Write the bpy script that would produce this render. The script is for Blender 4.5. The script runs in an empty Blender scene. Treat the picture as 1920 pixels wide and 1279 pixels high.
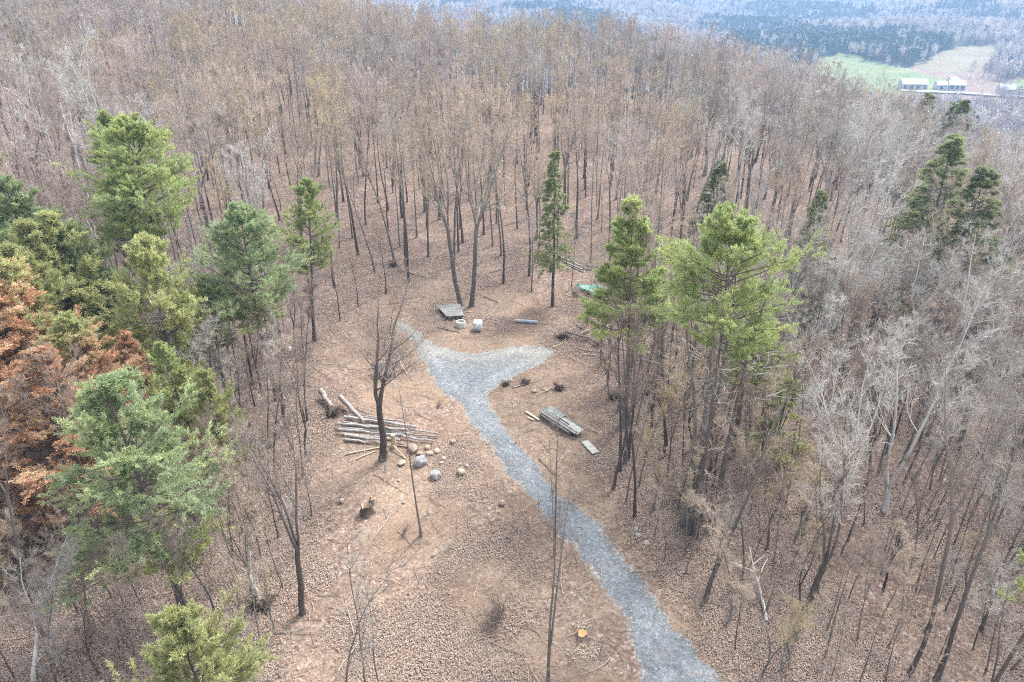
import bpy, math, random
import numpy as np
from mathutils import Vector, Matrix, geometry as mgeo

S = bpy.context.scene
COL = S.collection
rad = math.radians
HAZE, EXPO = .00025, 2.13
rnd = random.Random(7)
RNG = np.random.default_rng(11)

# ------------------------------------------------------------------ camera model
CAM_H, PITCH, F = 37.0, rad(27.0), 1280.0
cp, sp = math.cos(PITCH), math.sin(PITCH)

def softplus(x, k):
    return k * np.logaddexp(0.0, x / k)

def sstep(a, b, x):
    t = np.clip((x - a) / (b - a), 0, 1)
    return t * t * (3 - 2 * t)

_R = [0, 700, 850, 1000, 1250, 1500, 2000, 2500, 3000, 3600, 5000, 9000]
_Z = [-66, -64, -62, -51, -40, -32, -4, 24, 72, 150, 300, 380]

def terrain(x, y):
    x = np.asarray(x, float); y = np.asarray(y, float)
    r = np.hypot(x, y)
    z = 0.22 * np.sin(x * .11 + 1.3) * np.sin(y * .083 + .4) + 0.10 * np.sin(x * .31 + y * .23)
    z = z + 8.0 * sstep(95, 250, y) + 0.06 * softplus(y - 130, 20) * sstep(20, -120, x)
    z = z + 0.05 * softplus(-x - 30, 10) * sstep(40, 160, y)
    z = z - 0.33 * softplus(x - 55 , 14)
    yc = 275 + 0.9 * softplus(-x - 20, 20)
    z = z - 0.42 * softplus(y - yc, 22)
    v = np.interp(r, _R, _Z)
    v = v + sstep(950, 1700, r) * (24 * np.sin(x * .0061 + 1.0) * np.sin(y * .0043 + .5) + 14 * np.sin(x * .012 + y * .009))
    v = v + sstep(1500, 2600, r) * 30 * np.sin(x * .0022 + 2.2) 
    k = 7.0
    return k * np.logaddexp(z / k, v / k)

def tz(x, y):
    return float(terrain(x, y))

def ray(px, py):
    dx, dy = (px - 960) / F, (639.5 - py) / F
    return np.array([dx, cp + dy * sp, -sp + dy * cp])

def G(px, py, lift=0.0, tmax=9000):
    """the point of the ground seen along a direction from the camera"""
    d = ray(px, py)
    t, step, prev = 5.0, 1.0, 5.0
    while t < tmax:
        p = d * t
        if CAM_H + p[2] < tz(p[0], p[1]):
            lo, hi = prev, t
            for _ in range(30):
                m = .5 * (lo + hi); p = d * m
                if CAM_H + p[2] < tz(p[0], p[1]): hi = m
                else: lo = m
            p = d * hi
            return Vector((p[0], p[1], tz(p[0], p[1]) + lift))
        prev = t; step = max(.5, t * .01); t += step
    p = d * tmax
    return Vector((p[0], p[1], tz(p[0], p[1]) + lift))

def proj(p):
    x, y, z = p[0], p[1], p[2] - CAM_H
    f = y * cp - z * sp
    u = y * sp + z * cp
    return 960 + F * x / f, 639.5 - F * u / f, f

def height_to(base, top_py):
    """height at which a vertical line over base reaches picture row top_py"""
    a = (639.5 - top_py) / F
    y = base[1]
    z = y * (a * cp - sp) / (cp + a * sp)
    return CAM_H + z - base[2]

def in_poly(px, py, poly):
    n = len(poly); c = False; j = n - 1
    for i in range(n):
        xi, yi = poly[i]; xj, yj = poly[j]
        if (yi > py) != (yj > py) and px < (xj - xi) * (py - yi) / (yj - yi) + xi:
            c = not c
        j = i
    return c

# ------------------------------------------------------------------ materials
def new_mat(name, rough=.9, spec=.2):
    m = bpy.data.materials.new(name); m.use_nodes = True
    nt = m.node_tree; b = nt.nodes['Principled BSDF']
    b.inputs['Roughness'].default_value = rough
    b.inputs['Specular IOR Level'].default_value = spec
    return m, nt, b

def N(nt, t, **kw):
    n = nt.nodes.new(t)
    for k, v in kw.items(): setattr(n, k, v)
    return n

def ramp(nt, fac, stops, interp='LINEAR'):
    r = N(nt, 'ShaderNodeValToRGB'); r.color_ramp.interpolation = interp
    e = r.color_ramp.elements
    while len(e) < len(stops): e.new(.5)
    for el, (p, c) in zip(e, stops):
        el.position = p; el.color = (*c, 1)
    nt.links.new(fac, r.inputs[0]); return r.outputs[0]

def noise(nt, vec, scale, detail=4, rough=.6, dist=0):
    n = N(nt, 'ShaderNodeTexNoise'); n.inputs['Scale'].default_value = scale
    n.inputs['Detail'].default_value = detail; n.inputs['Roughness'].default_value = rough
    n.inputs['Distortion'].default_value = dist
    nt.links.new(vec, n.inputs['Vector']); return n.outputs['Fac']

def voro(nt, vec, scale, out='Color', feature='F1'):
    n = N(nt, 'ShaderNodeTexVoronoi', feature=feature); n.inputs['Scale'].default_value = scale
    nt.links.new(vec, n.inputs['Vector']); return n.outputs[out]

def mix(nt, fac, a, b, blend='MIX'):
    m = N(nt, 'ShaderNodeMix', data_type='RGBA', blend_type=blend)
    if isinstance(fac, (int, float)): m.inputs[0].default_value = fac
    else: nt.links.new(fac, m.inputs[0])
    for i, v in ((6, a), (7, b)):
        if isinstance(v, tuple): m.inputs[i].default_value = (*v, 1)
        else: nt.links.new(v, m.inputs[i])
    return m.outputs[2]

def math_(nt, op, a, b=None, clamp=False):
    m = N(nt, 'ShaderNodeMath', operation=op, use_clamp=clamp)
    for i, v in ((0, a), (1, b)):
        if v is None: continue
        if isinstance(v, (int, float)): m.inputs[i].default_value = v
        else: nt.links.new(v, m.inputs[i])
    return m.outputs[0]

def bump(nt, b, h, strength, dist):
    bp = N(nt, 'ShaderNodeBump'); bp.inputs['Strength'].default_value = strength
    bp.inputs['Distance'].default_value = dist
    nt.links.new(h, bp.inputs['Height']); nt.links.new(bp.outputs[0], b.inputs['Normal'])

def geo_pos(nt): return N(nt, 'ShaderNodeNewGeometry').outputs['Position']
def obj_co(nt): return N(nt, 'ShaderNodeTexCoord').outputs['Object']
def attr(nt, name, out='Fac'):
    a = N(nt, 'ShaderNodeAttribute', attribute_name=name); return a.outputs[out]

def bark_mat(name, c1, c2, scale=3.0, lichen=None, top=(.29, .262, .23)):
    m, nt, b = new_mat(name, .95, .1)
    co = obj_co(nt)
    mp = N(nt, 'ShaderNodeMapping'); mp.inputs['Scale'].default_value = (1, 1, .18)
    nt.links.new(co, mp.inputs[0])
    f = noise(nt, mp.outputs[0], scale * 4, 5, .7)
    c = ramp(nt, f, [(.3, c1), (.7, c2)])
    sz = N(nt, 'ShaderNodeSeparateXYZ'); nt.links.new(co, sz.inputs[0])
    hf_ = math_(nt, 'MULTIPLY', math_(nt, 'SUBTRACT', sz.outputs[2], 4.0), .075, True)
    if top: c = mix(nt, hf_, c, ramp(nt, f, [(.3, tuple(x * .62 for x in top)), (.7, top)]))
    if lichen:
        g = noise(nt, co, 1.3, 4)
        c = mix(nt, ramp(nt, g, [(.52, (0, 0, 0)), (.66, (.8, .8, .8))]), c, lichen)
    oi = N(nt, 'ShaderNodeObjectInfo')
    hv = N(nt, 'ShaderNodeHueSaturation'); nt.links.new(c, hv.inputs['Color'])
    nt.links.new(math_(nt, 'MULTIPLY_ADD', oi.outputs['Random'], .5), hv.inputs['Value'])
    hv.inputs['Value'].links[0].from_node.inputs[2].default_value = .75
    nt.links.new(hv.outputs[0], b.inputs['Base Color'])
    bump(nt, b, f, .6, .03)
    return m

def twig_mat(name, c1, c2):
    m, nt, b = new_mat(name, .9, .1)
    f = noise(nt, obj_co(nt), .5, 3)
    c = ramp(nt, f, [(.3, c1), (.7, c2)])
    oi = N(nt, 'ShaderNodeObjectInfo')
    hv = N(nt, 'ShaderNodeHueSaturation'); nt.links.new(c, hv.inputs['Color'])
    ma = math_(nt, 'MULTIPLY_ADD', oi.outputs['Random'], .4); ma.node.inputs[2].default_value = .8
    nt.links.new(ma, hv.inputs['Value'])
    nt.links.new(hv.outputs[0], b.inputs['Base Color'])
    return m

def plain_mat(name, c1, c2, scale=4, rough=.85, spec=.3, stretch=(1, 1, 1), metallic=0, bs=.3):
    m, nt, b = new_mat(name, rough, spec)
    mp = N(nt, 'ShaderNodeMapping'); mp.inputs['Scale'].default_value = stretch
    nt.links.new(obj_co(nt), mp.inputs[0])
    f = noise(nt, mp.outputs[0], scale, 6, .65)
    nt.links.new(ramp(nt, f, [(.3, c1), (.7, c2)]), b.inputs['Base Color'])
    b.inputs['Metallic'].default_value = metallic
    if bs: bump(nt, b, f, bs, .02)
    return m

def foliage_mat(name):
    m, nt, b = new_mat(name, .7, .25)
    a = attr(nt, 'col', 'Color')
    oi = N(nt, 'ShaderNodeObjectInfo')
    hv = N(nt, 'ShaderNodeHueSaturation'); nt.links.new(a, hv.inputs['Color'])
    ma = math_(nt, 'MULTIPLY_ADD', oi.outputs['Random'], .3); ma.node.inputs[2].default_value = .85
    nt.links.new(ma, hv.inputs['Value'])
    nt.links.new(hv.outputs[0], b.inputs['Base Color'])
    tr = N(nt, 'ShaderNodeBsdfTranslucent'); nt.links.new(hv.outputs[0], tr.inputs[0])
    ms = N(nt, 'ShaderNodeMixShader'); ms.inputs[0].default_value = .38
    nt.links.new(b.outputs[0], ms.inputs[1]); nt.links.new(tr.outputs[0], ms.inputs[2])
    nt.links.new(ms.outputs[0], nt.nodes['Material Output'].inputs[0])
    return m

M = {}
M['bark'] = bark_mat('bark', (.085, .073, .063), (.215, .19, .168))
M['bark_dark'] = bark_mat('bark_dark', (.045, .037, .032), (.125, .105, .092))
M['bark_lichen'] = bark_mat('bark_lichen', (.08, .07, .06), (.19, .168, .148), lichen=(.25, .29, .24))
M['bark_pale'] = bark_mat('bark_pale', (.34, .33, .31), (.66, .65, .62), 1.5, top=(.62, .61, .58))
M['bark_pine'] = bark_mat('bark_pine', (.06, .05, .043), (.15, .125, .108), top=(.17, .14, .12))
M['twig_tan'] = twig_mat('twig_tan', (.355, .285, .22), (.52, .425, .34))
M['twig_grey'] = twig_mat('twig_grey', (.32, .295, .265), (.48, .445, .405))
M['twig_mauve'] = twig_mat('twig_mauve', (.34, .27, .25), (.48, .39, .365))
M['twig_olive'] = twig_mat('twig_olive', (.385, .31, .19), (.54, .44, .285))
M['twig_pale'] = twig_mat('twig_pale', (.44, .415, .385), (.60, .575, .54))
M['twig_brown'] = twig_mat('twig_brown', (.18, .14, .12), (.32, .26, .22))
M['needles'] = foliage_mat('needles')
M['dead_twig'] = twig_mat('dead_twig', (.24, .21, .185), (.40, .365, .33))

# ------------------------------------------------------------------ mesh assembly
class Geo:
    def __init__(s): s.v = []; s.f = []; s.m = []; s.c = []; s.n = 0
    def add(s, v, f, mat=0, col=None):
        v = np.asarray(v, np.float32).reshape(-1, 3); f = np.asarray(f, np.int64)
        s.v.append(v); s.f.append(f + s.n); s.m.append(np.full(len(f), mat, np.int32))
        s.c.append(np.ones((len(v), 4), np.float32) if col is None else np.asarray(col, np.float32))
        s.n += len(v)
    def mesh(s, name, mats, smooth=True, color=False):
        me = bpy.data.meshes.new(name)
        v = np.concatenate(s.v)
        loops = np.concatenate([f.ravel() for f in s.f]).astype(np.int32)
        tot = np.concatenate([np.full(len(f), f.shape[1], np.int32) for f in s.f])
        st = np.concatenate([[0], np.cumsum(tot)[:-1]]).astype(np.int32)
        me.vertices.add(len(v)); me.vertices.foreach_set('co', v.ravel())
        me.loops.add(len(loops)); me.loops.foreach_set('vertex_index', loops)
        me.polygons.add(len(tot)); me.polygons.foreach_set('loop_start', st)
        for m in mats: me.materials.append(M[m] if isinstance(m, str) else m)
        me.polygons.foreach_set('material_index', np.concatenate(s.m))
        me.polygons.foreach_set('use_smooth', np.full(len(tot), smooth))
        if color:
            a = me.color_attributes.new('col', 'FLOAT_COLOR', 'POINT')
            a.data.foreach_set('color', np.concatenate(s.c).ravel())
        me.update(calc_edges=True)
        return me

def unit(a): return a / np.maximum(np.linalg.norm(a, axis=-1, keepdims=True), 1e-9)

def tubes(g, P, R, s, mat=0, cap=False, col=None):
    P = np.asarray(P, float); R = np.asarray(R, float)
    Np, n, _ = P.shape
    T = unit(np.gradient(P, axis=1))
    ref = np.where((np.abs(T.mean(1)[:, 2]) < .8)[:, None], np.array([[0, 0, 1.]]), np.array([[1., 0, 0]]))[:, None, :]
    U = unit(np.cross(T, ref)); V = np.cross(T, U)
    a = np.arange(s) * 2 * np.pi / s
    ring = P[:, :, None, :] + R[:, :, None, None] * (np.cos(a)[None, None, :, None] * U[:, :, None, :] + np.sin(a)[None, None, :, None] * V[:, :, None, :])
    base = (np.arange(Np) * n * s)[:, None, None]
    j = np.arange(n - 1)[None, :, None] * s; k = np.arange(s)[None, None, :]; k2 = (k + 1) % s
    q = np.stack([base + j + k, base + j + k2, base + j + s + k2, base + j + s + k], -1).reshape(-1, 4)
    c = None
    if col is not None: c = np.repeat(np.asarray(col), n * s, axis=0)
    g.add(ring.reshape(-1, 3), q, mat, c)
    if cap:
        for i in range(Np):
            for e in (0, n - 1):
                vv = ring[i, e]; g.add(np.vstack([vv, P[i, e]]), [[x, (x + 1) % s, s] for x in range(s)], cap if isinstance(cap, int) and cap is not True else mat)

def paths(P0, D, L, n, up=0.0, wob=0.0, rng=RNG):
    P0 = np.asarray(P0, float); D = unit(np.asarray(D, float)); L = np.asarray(L, float)
    out = [P0]; p = P0
    for i in range(n - 1):
        D = unit(D + np.array([0, 0, up]) + wob * rng.normal(size=D.shape))
        p = p + D * (L / (n - 1))[:, None]; out.append(p)
    return np.stack(out, 1)

def spawn(P, R, per, t0, t1, a0, a1, rng=RNG, tpow=1.0):
    """children on each path: start points, directions, radius there, t, parent index"""
    Np, n, _ = P.shape
    idx = np.repeat(np.arange(Np), per); K = len(idx)
    t = t0 + (t1 - t0) * rng.random(K) ** tpow
    x = t * (n - 1); i0 = np.minimum(x.astype(int), n - 2); fr = (x - i0)[:, None]
    A = P[idx, i0]; B = P[idx, i0 + 1]
    pos = A + (B - A) * fr; T = unit(B - A)
    r = R[idx, i0] + (R[idx, i0 + 1] - R[idx, i0]) * fr[:, 0]
    w = rng.normal(size=(K, 3)); w = unit(w - T * (w * T).sum(1)[:, None])
    a = np.radians(a0 + (a1 - a0) * rng.random(K))[:, None]
    return pos, unit(T * np.cos(a) + w * np.sin(a)), r, t, idx

def taper(r0, n, end=.25, power=1.0):
    r0 = np.asarray(r0, float)
    return r0[:, None] * (1 - (1 - end) * np.linspace(0, 1, n)[None, :] ** power)

# ------------------------------------------------------------------ bare trees
def bare_tree(seed, H=23, r0=.2, clear=.45, limbs=20, spread=.26, leaders=1, fork=.45, fork_ang=(8, 18), wob=.03,
              sub=6, twig=6, tiny=3, tr=.011, ang=(30, 58), up=.10):
    """returns (trunk mesh, crown mesh); crown slot 0 bark, slot 1 twigs"""
    rng = np.random.default_rng(seed)
    gt, gc = Geo(), Geo()
    n = 11
    hf = H if leaders == 1 else H * fork
    Pt = paths([[0, 0, -.3]], [[rng.normal() * .02, rng.normal() * .02, 1]], [hf + .3], n, .03, wob, rng)
    Rt = taper([r0], n, .12 if leaders == 1 else .72)
    Rt[:, 0] *= 1.45; Rt[:, 1] *= 1.05
    tubes(gt, Pt, Rt, 7)
    if leaders > 1:
        az0 = rng.random() * 6.28
        D = []
        for i in range(leaders):
            a = rad(rng.uniform(*fork_ang)); z = az0 + i * 6.283 / leaders + rng.normal() * .3
            D.append([math.sin(a) * math.cos(z), math.sin(a) * math.sin(z), math.cos(a)])
        PL = paths(np.repeat(Pt[:, -1] - [0, 0, .25], leaders, 0), D, (H - hf) * rng.uniform(.85, 1.05, leaders), 9, .06, wob * 1.6, rng)
        RL = taper(np.full(leaders, Rt[0, -1] * (.8 if leaders == 2 else .68)), 9, .14)
        tubes(gc, PL, RL, 6)
        c0 = max(.06, (clear - fork) / (1 - fork))
        per = max(3, limbs // leaders)
    else:
        PL, RL, c0, per = Pt, Rt, clear, limbs
    pos, D, r, t, idx = spawn(PL, RL, per, c0, .97, *ang, rng=rng, tpow=.9)
    q = (t - c0) / (1 - c0)
    L = H * spread * (1.05 - .75 * q) * rng.uniform(.55, 1.15, len(t)) * (.45 + .55 * np.minimum(1, q * 4 + .3))
    P1 = paths(pos, D, L, 6, up, .10, rng); R1 = taper(np.maximum(r * .48, tr * 1.6), 6, .22)
    tubes(gc, P1, R1, 4)
    pos, D, r, t, idx = spawn(P1, R1, sub, .22, 1, 22, 52, rng)
    L2 = L[idx] * .46 * rng.uniform(.5, 1.1, len(t)) * (1.15 - .5 * t)
    P2 = paths(pos, D, L2, 4, up, .12, rng); R2 = taper(np.maximum(r * .55, tr * 1.1), 4, .4)
    tubes(gc, P2, R2, 3, 1)
    pos, D, r, t, idx = spawn(P2, R2, twig, .2, 1, 20, 50, rng)
    L3 = np.clip(L2[idx] * .55, .35, 1.5) * rng.uniform(.6, 1.2, len(t))
    P3 = paths(pos, D, L3, 3, up * .8, .14, rng); R3 = np.full((len(L3), 3), tr) * np.array([1, .8, .45])
    tubes(gc, P3, R3, 3, 1)
    if tiny:
        pos, D, r, t, idx = spawn(P3, R3, tiny, .25, 1, 20, 55, rng)
        P4 = paths(pos, D, L3[idx] * rng.uniform(.4, .8, len(t)), 2, up, .1, rng)
        tubes(gc, P4, np.full((len(t), 2), tr * .75) * np.array([1, .5]), 3, 1)
    return gt.mesh('trunk', ['bark']), gc.mesh('crown', ['bark', 'twig_grey'])

def bush(seed, H=1.4, stems=14, spread=35, per=6, tr=.006, mats=('twig_brown',)):
    rng = np.random.default_rng(seed); g = Geo()
    a = rng.random(stems) * 6.283; th = np.radians(rng.uniform(4, spread, stems))
    D = np.stack([np.sin(th) * np.cos(a), np.sin(th) * np.sin(a), np.cos(th)], 1)
    P0 = np.stack([rng.normal(size=stems) * .06 * H, rng.normal(size=stems) * .06 * H, np.full(stems, -.05)], 1)
    P = paths(P0, D, H * rng.uniform(.5, 1.1, stems), 5, .05, .12, rng); R = taper(np.full(stems, tr * 2.0), 5, .3)
    tubes(g, P, R, 3)
    pos, D, r, t, i = spawn(P, R, per, .25, 1, 20, 60, rng)
    P2 = paths(pos, D, H * .35 * rng.uniform(.4, 1, len(t)), 3, .05, .15, rng)
    tubes(g, P2, taper(np.full(len(t), tr), 3, .4), 3)
    return g.mesh('bush', list(mats))

# ------------------------------------------------------------------ conifers
GREEN = dict(a=(.19, .235, .085), b=(.55, .61, .26), c=(.39, .47, .22))
BLUE = dict(a=(.18, .235, .11), b=(.51, .59, .31), c=(.37, .46, .28))
YEL = dict(a=(.26, .28, .11), b=(.60, .61, .29), c=(.46, .48, .24))
RUST = dict(a=(.42, .25, .155), b=(.70, .44, .275), c=(.66, .53, .35))
DARK = dict(a=(.15, .175, .085), b=(.40, .43, .21), c=(.30, .34, .18))

def conifer(seed, H=20, r0=.22, clear=.4, W=3.4, pal=GREEN, pal_low=None, low=.0, whorl=.55, per=5, droop=0.0, irreg=.35, dense=1.0,
            blade=(.20, .019), nb=18, flat=.45, dead=26, shape='white'):
    rng = np.random.default_rng(seed); gt, gc = Geo(), Geo()
    n = 12
    Pt = paths([[0, 0, -.3]], [[rng.normal() * .02, rng.normal() * .02, 1]], [H + .3], n, .04, .02, rng)
    Rt = taper([r0], n, .07); Rt[:, 0] *= 1.35
    tubes(gt, Pt, Rt, 7)
    # living branches
    zs = np.arange(clear, .985, whorl / H)
    t = np.repeat(zs, per) + rng.normal(size=len(zs) * per) * .25 * whorl / H
    t = np.clip(t, clear, .99)
    q = (t - clear) / (1 - clear)
    if shape == 'white':
        prof = 1.12 * (np.minimum(1, (1 - q) * 1.25) ** .75) * (.55 + .45 * np.minimum(1, q * 3.2))
    else:
        prof = (1 - q) ** .85
    lump = 1 + irreg * np.sin(q * 17 + rng.random() * 6) * .5
    L = W * prof * lump * rng.uniform(1 - irreg, 1 + irreg * .5, len(t)) + .25
    az = rng.random(len(t)) * 6.283
    el = np.radians(8 + (42 if shape == 'white' else 16) * q ** 1.5 - droop * (1 - q)) + rng.normal(size=len(t)) * .10
    D = np.stack([np.cos(el) * np.cos(az), np.cos(el) * np.sin(az), np.sin(el)], 1)
    x = t * (n - 1); i0 = np.minimum(x.astype(int), n - 2); fr = (x - i0)[:, None]
    pos = Pt[0, i0] + (Pt[0, i0 + 1] - Pt[0, i0]) * fr
    up = .05 if droop < 10 else -.015
    P1 = paths(pos, D, L, 6, up, .05, rng)
    R1 = taper(np.clip(L * .013, .012, .06), 6, .25)
    tubes(gc, P1, R1, 4, 0)
    nsub = max(4, int(9 * dense))
    sp_, Ds, r, ts, idx = spawn(P1, R1, nsub, .28, 1.0, 25, 60, rng)
    Ds[:, 2] *= flat; Ds[:, 2] += .10 if droop < 10 else -.08; Ds = unit(Ds)
    L2 = np.clip(L[idx] * .38 * (1.25 - .65 * ts) * rng.uniform(.6, 1.2, len(ts)), .25, 1.6)
    P2 = paths(sp_, Ds, L2, 4, .04 if droop < 10 else -.03, .08, rng)
    R2 = taper(np.full(len(L2), .011), 4, .5)
    tubes(gc, P2, R2, 3, 0)
    # needle tufts along twigs and at the tips
    ntu = max(2, int(4 * dense))
    tp, Dt, r, tt, i2 = spawn(P2, R2, ntu, .25, 1.0, 5, 45, rng)
    par = idx[i2]
    tipD = unit(P1[:, -1] - P1[:, -2])
    tp = np.vstack([tp, P1[:, -1], P1[:, -2], P2[:, -1]]); Dt = np.vstack([Dt, tipD, tipD, unit(P2[:, -1] - P2[:, -2])])
    par = np.concatenate([par, np.arange(len(P1)), np.arange(len(P1)), idx])
    K = len(tp)
    Dt = unit(Dt + np.array([0, 0, .42 if droop < 10 else -.05]))
    bl = blade[0] * rng.uniform(.7, 1.25, (K, nb, 1))
    dirs = unit(Dt[:, None, :] * rng.uniform(.5, 1.3, (K, nb, 1)) + rng.normal(size=(K, nb, 3)) * .48)
    side = unit(np.cross(dirs, rng.normal(size=(K, nb, 3))))
    o = tp[:, None, :] + Dt[:, None, :] * rng.uniform(-.26, .12, (K, nb, 1)) + rng.normal(size=(K, nb, 3)) * .04
    w = blade[1] * rng.uniform(.7, 1.3, (K, nb, 1))
    v = np.stack([o - side * w * .35, o + dirs * bl * .55 - side * w, o + dirs * bl, o + dirs * bl * .5 + side * w], 2)
    f = np.arange(K * nb * 4).reshape(-1, 4)
    # colour: own hue of each branch and tuft
    qb = q[par]
    br = rng.random(len(P1))[par]; tu = rng.random(K)
    A, B, C = (np.array(pal[k]) for k in 'abc')
    m = np.clip(.15 + .5 * br + .5 * (tu - .3), 0, 1)[:, None]
    col = A + (B - A) * m
    cs = (rng.random(len(P1))[par] > .6)[:, None]
    col = np.where(cs, col * .45 + C * .55, col)
    if pal_low is not None:
        a2, b2, c2 = (np.array(pal_low[k]) for k in 'abc')
        cl = a2 + (b2 - a2) * m; cl = np.where(cs, cl * .5 + c2 * .5, cl)
        wl = np.clip((low - qb + .18 * (br - .5) + .12 * (tu - .5)) / .16, 0, 1)[:, None]
        col = col * (1 - wl) + cl * wl
    tone = rng.uniform(.88, 1.12, (K, 1)); col = col * tone
    col = np.repeat(np.concatenate([col, np.ones((K, 1))], 1), nb * 4, axis=0)
    gc.add(v.reshape(-1, 3), f, 1, col)
    # dead lower branches
    if dead:
        td = rng.uniform(.12, clear + .08, dead); az = rng.random(dead) * 6.283; el = np.radians(rng.uniform(-18, 22, dead))
        D = np.stack([np.cos(el) * np.cos(az), np.cos(el) * np.sin(az), np.sin(el)], 1)
        x = td * (n - 1); i0 = np.minimum(x.astype(int), n - 2); fr = (x - i0)[:, None]
        pos = Pt[0, i0] + (Pt[0, i0 + 1] - Pt[0, i0]) * fr
        Ld = rng.uniform(.6, 2.6, dead)
        Pd = paths(pos, D, Ld, 5, -.02, .12, rng); Rd = taper(np.full(dead, .022), 5, .3); tubes(gc, Pd, Rd, 3, 2)
        p2, D2, r, t2, i2 = spawn(Pd, Rd, 4, .3, 1, 30, 65, rng)
        tubes(gc, paths(p2, D2, rng.uniform(.3, .9, len(t2)), 3, -.02, .15, rng), np.full((len(t2), 3), .009), 3, 2)
    return gt.mesh('trunk', ['bark_pine']), gc.mesh('crown', ['bark_pine', 'needles', 'dead_twig'], color=True)

# ------------------------------------------------------------------ scene objects
def tag(o, label=None, cat=None, group=None, kind=None):
    if label: o['label'] = label
    if cat: o['category'] = cat
    if group: o['group'] = group
    if kind: o['kind'] = kind
    return o

def link(name, me, parent=None, loc=None, mats=None):
    o = bpy.data.objects.new(name, me); COL.objects.link(o)
    if parent: o.parent = parent
    if loc is not None: o.location = loc
    if mats:
        for i, m in mats.items():
            o.material_slots[i].link = 'OBJECT'; o.material_slots[i].material = M[m]
    return o

def empty(name, loc, label, cat, group=None, rot=(0, 0, 0), scale=1.0):
    o = bpy.data.objects.new(name, None); COL.objects.link(o)
    o.empty_display_size = .2
    o.location = loc; o.rotation_euler = rot; o.scale = (scale,) * 3 if isinstance(scale, (int, float)) else scale
    return tag(o, label, cat, group)

TREES = []          # (object, px, py) of every placed tree, for reference
def place_tree(name, proto, loc, label, cat='tree', group=None, H=None, rot=None, tilt=(0, 0), bark=None, twig=None, wide=1.0):
    me_t, me_c, h0, kind = proto
    s = 1.0 if H is None else H / h0
    rz = rnd.uniform(0, 6.28) if rot is None else rot
    e = Matrix.Rotation(tilt[0], 3, 'Y') @ Matrix.Rotation(-tilt[1], 3, 'X') @ Matrix.Rotation(rz, 3, 'Z')
    root = empty(name, loc, label, cat, group, e.to_euler(), (s * wide, s * wide, s))
    if kind == 'bare':
        link('trunk', me_t, root, mats={0: bark or 'bark'})
        link('crown', me_c, root, mats={0: bark or 'bark', 1: twig or 'twig_grey'})
    else:
        link('trunk', me_t, root); link('crown', me_c, root)
    return root

# prototypes
P_OAK = [bare_tree(100 + i, 24, rnd.uniform(.135, .20), rnd.uniform(.40, .60), 22, rnd.uniform(.20, .30), *( (1, .5) if i % 3 else (2, rnd.uniform(.42, .6)))) + (24, 'bare') for i in range(9)]
P_BIG = [bare_tree(140 + i, 25, .36, .40, 30, .27, 3, .38, (10, 22), .05, sub=7) + (25, 'bare') for i in range(3)]
P_POLE = [bare_tree(160 + i, 15, .10, .38, 16, .17, 1, wob=.045, sub=5, twig=5, tiny=2, tr=.009) + (15, 'bare') for i in range(5)]
P_MAPLE = bare_tree(175, 14, .27, .30, 26, .33, 2, .33, (5, 13), .06, sub=6, twig=5, tiny=2, tr=.008, ang=(30, 58), up=.06) + (14, 'bare')
P_VEE = bare_tree(178, 13, .17, .36, 24, .20, 3, .36, (4, 10), .05, sub=6, twig=5, tiny=2, tr=.008, ang=(18, 42)) + (13, 'bare')
P_TWIN = bare_tree(179, 18, .17, .6, 16, .11, 2, .16, (1, 2.5), .025, sub=5, twig=4, tiny=2, tr=.008) + (18, 'bare')
P_POPLAR = [bare_tree(176 + i, 20, .30, .40, 26, .26, 1, wob=.03, sub=6, twig=6, tiny=3, tr=.012) + (20, 'bare') for i in range(2)]
P_FORK = [bare_tree(180 + i, 14, .13, .3, 22, .2, 2 + i % 2, .22, (6, 15), .06, sub=5, twig=5, tiny=2, tr=.009) + (14, 'bare') for i in range(3)]
P_BIRCH = [bare_tree(200 + i, 18, .22, .35, 26, .26, 2 + i % 2, .12 + .1 * i, (5, 16), .05, sub=6, twig=6, tiny=3, tr=.0105, up=.12) + (18, 'bare') for i in range(4)]
P_SAP = [bare_tree(220 + i, 6, .035, .2, 14, .2, 1, wob=.07, sub=4, twig=4, tiny=0, tr=.006) + (6, 'bare') for i in range(4)]
P_SHAG = [bare_tree(260 + i, 12, .085, .22, 24, .24, 1 + i % 2, .3, (5, 14), .05, sub=6, twig=6, tiny=3, tr=.008, ang=(22, 50)) + (12, 'bare') for i in range(4)]
P_STEM = [bare_tree(240 + i, 10, .07, .55, 9, .12, 1, wob=.03, sub=3, twig=3, tiny=0, tr=.007) + (10, 'bare') for i in range(3)]

P_PINE = [conifer(300, 24, .27, .52, 4.0, GREEN, irreg=.45) + (24, 'pine'),
          conifer(301, 20, .24, .46, 3.8, GREEN, irreg=.5) + (20, 'pine'),
          conifer(302, 18, .26, .26, 4.6, BLUE, YEL, .16, irreg=.5, dense=1.3) + (18, 'pine'),
          conifer(303, 22, .25, .50, 3.2, GREEN, YEL, .12, irreg=.4, dense=.85) + (22, 'pine'),
          conifer(304, 13, .18, .2, 3.6, YEL, irreg=.4, dense=1.3) + (13, 'pine')]
P_ROUND = conifer(310, 24, .27, .58, 5.0, GREEN, irreg=.4, per=6, dense=1.3) + (24, 'pine')
P_LAYER = conifer(311, 24, .20, .54, 3.7, GREEN, YEL, .10, irreg=.12, per=8, whorl=.95, dense=1.7, flat=.16, shape='cone') + (24, 'pine')
P_DARK = conifer(312, 25, .22, .66, 5.0, GREEN, irreg=.45, per=6, dense=1.3, dead=60) + (25, 'pine')
P_BLUE = conifer(313, 20, .24, .44, 4.8, BLUE, YEL, .14, irreg=.5, per=6, dense=1.3) + (20, 'pine')
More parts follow.
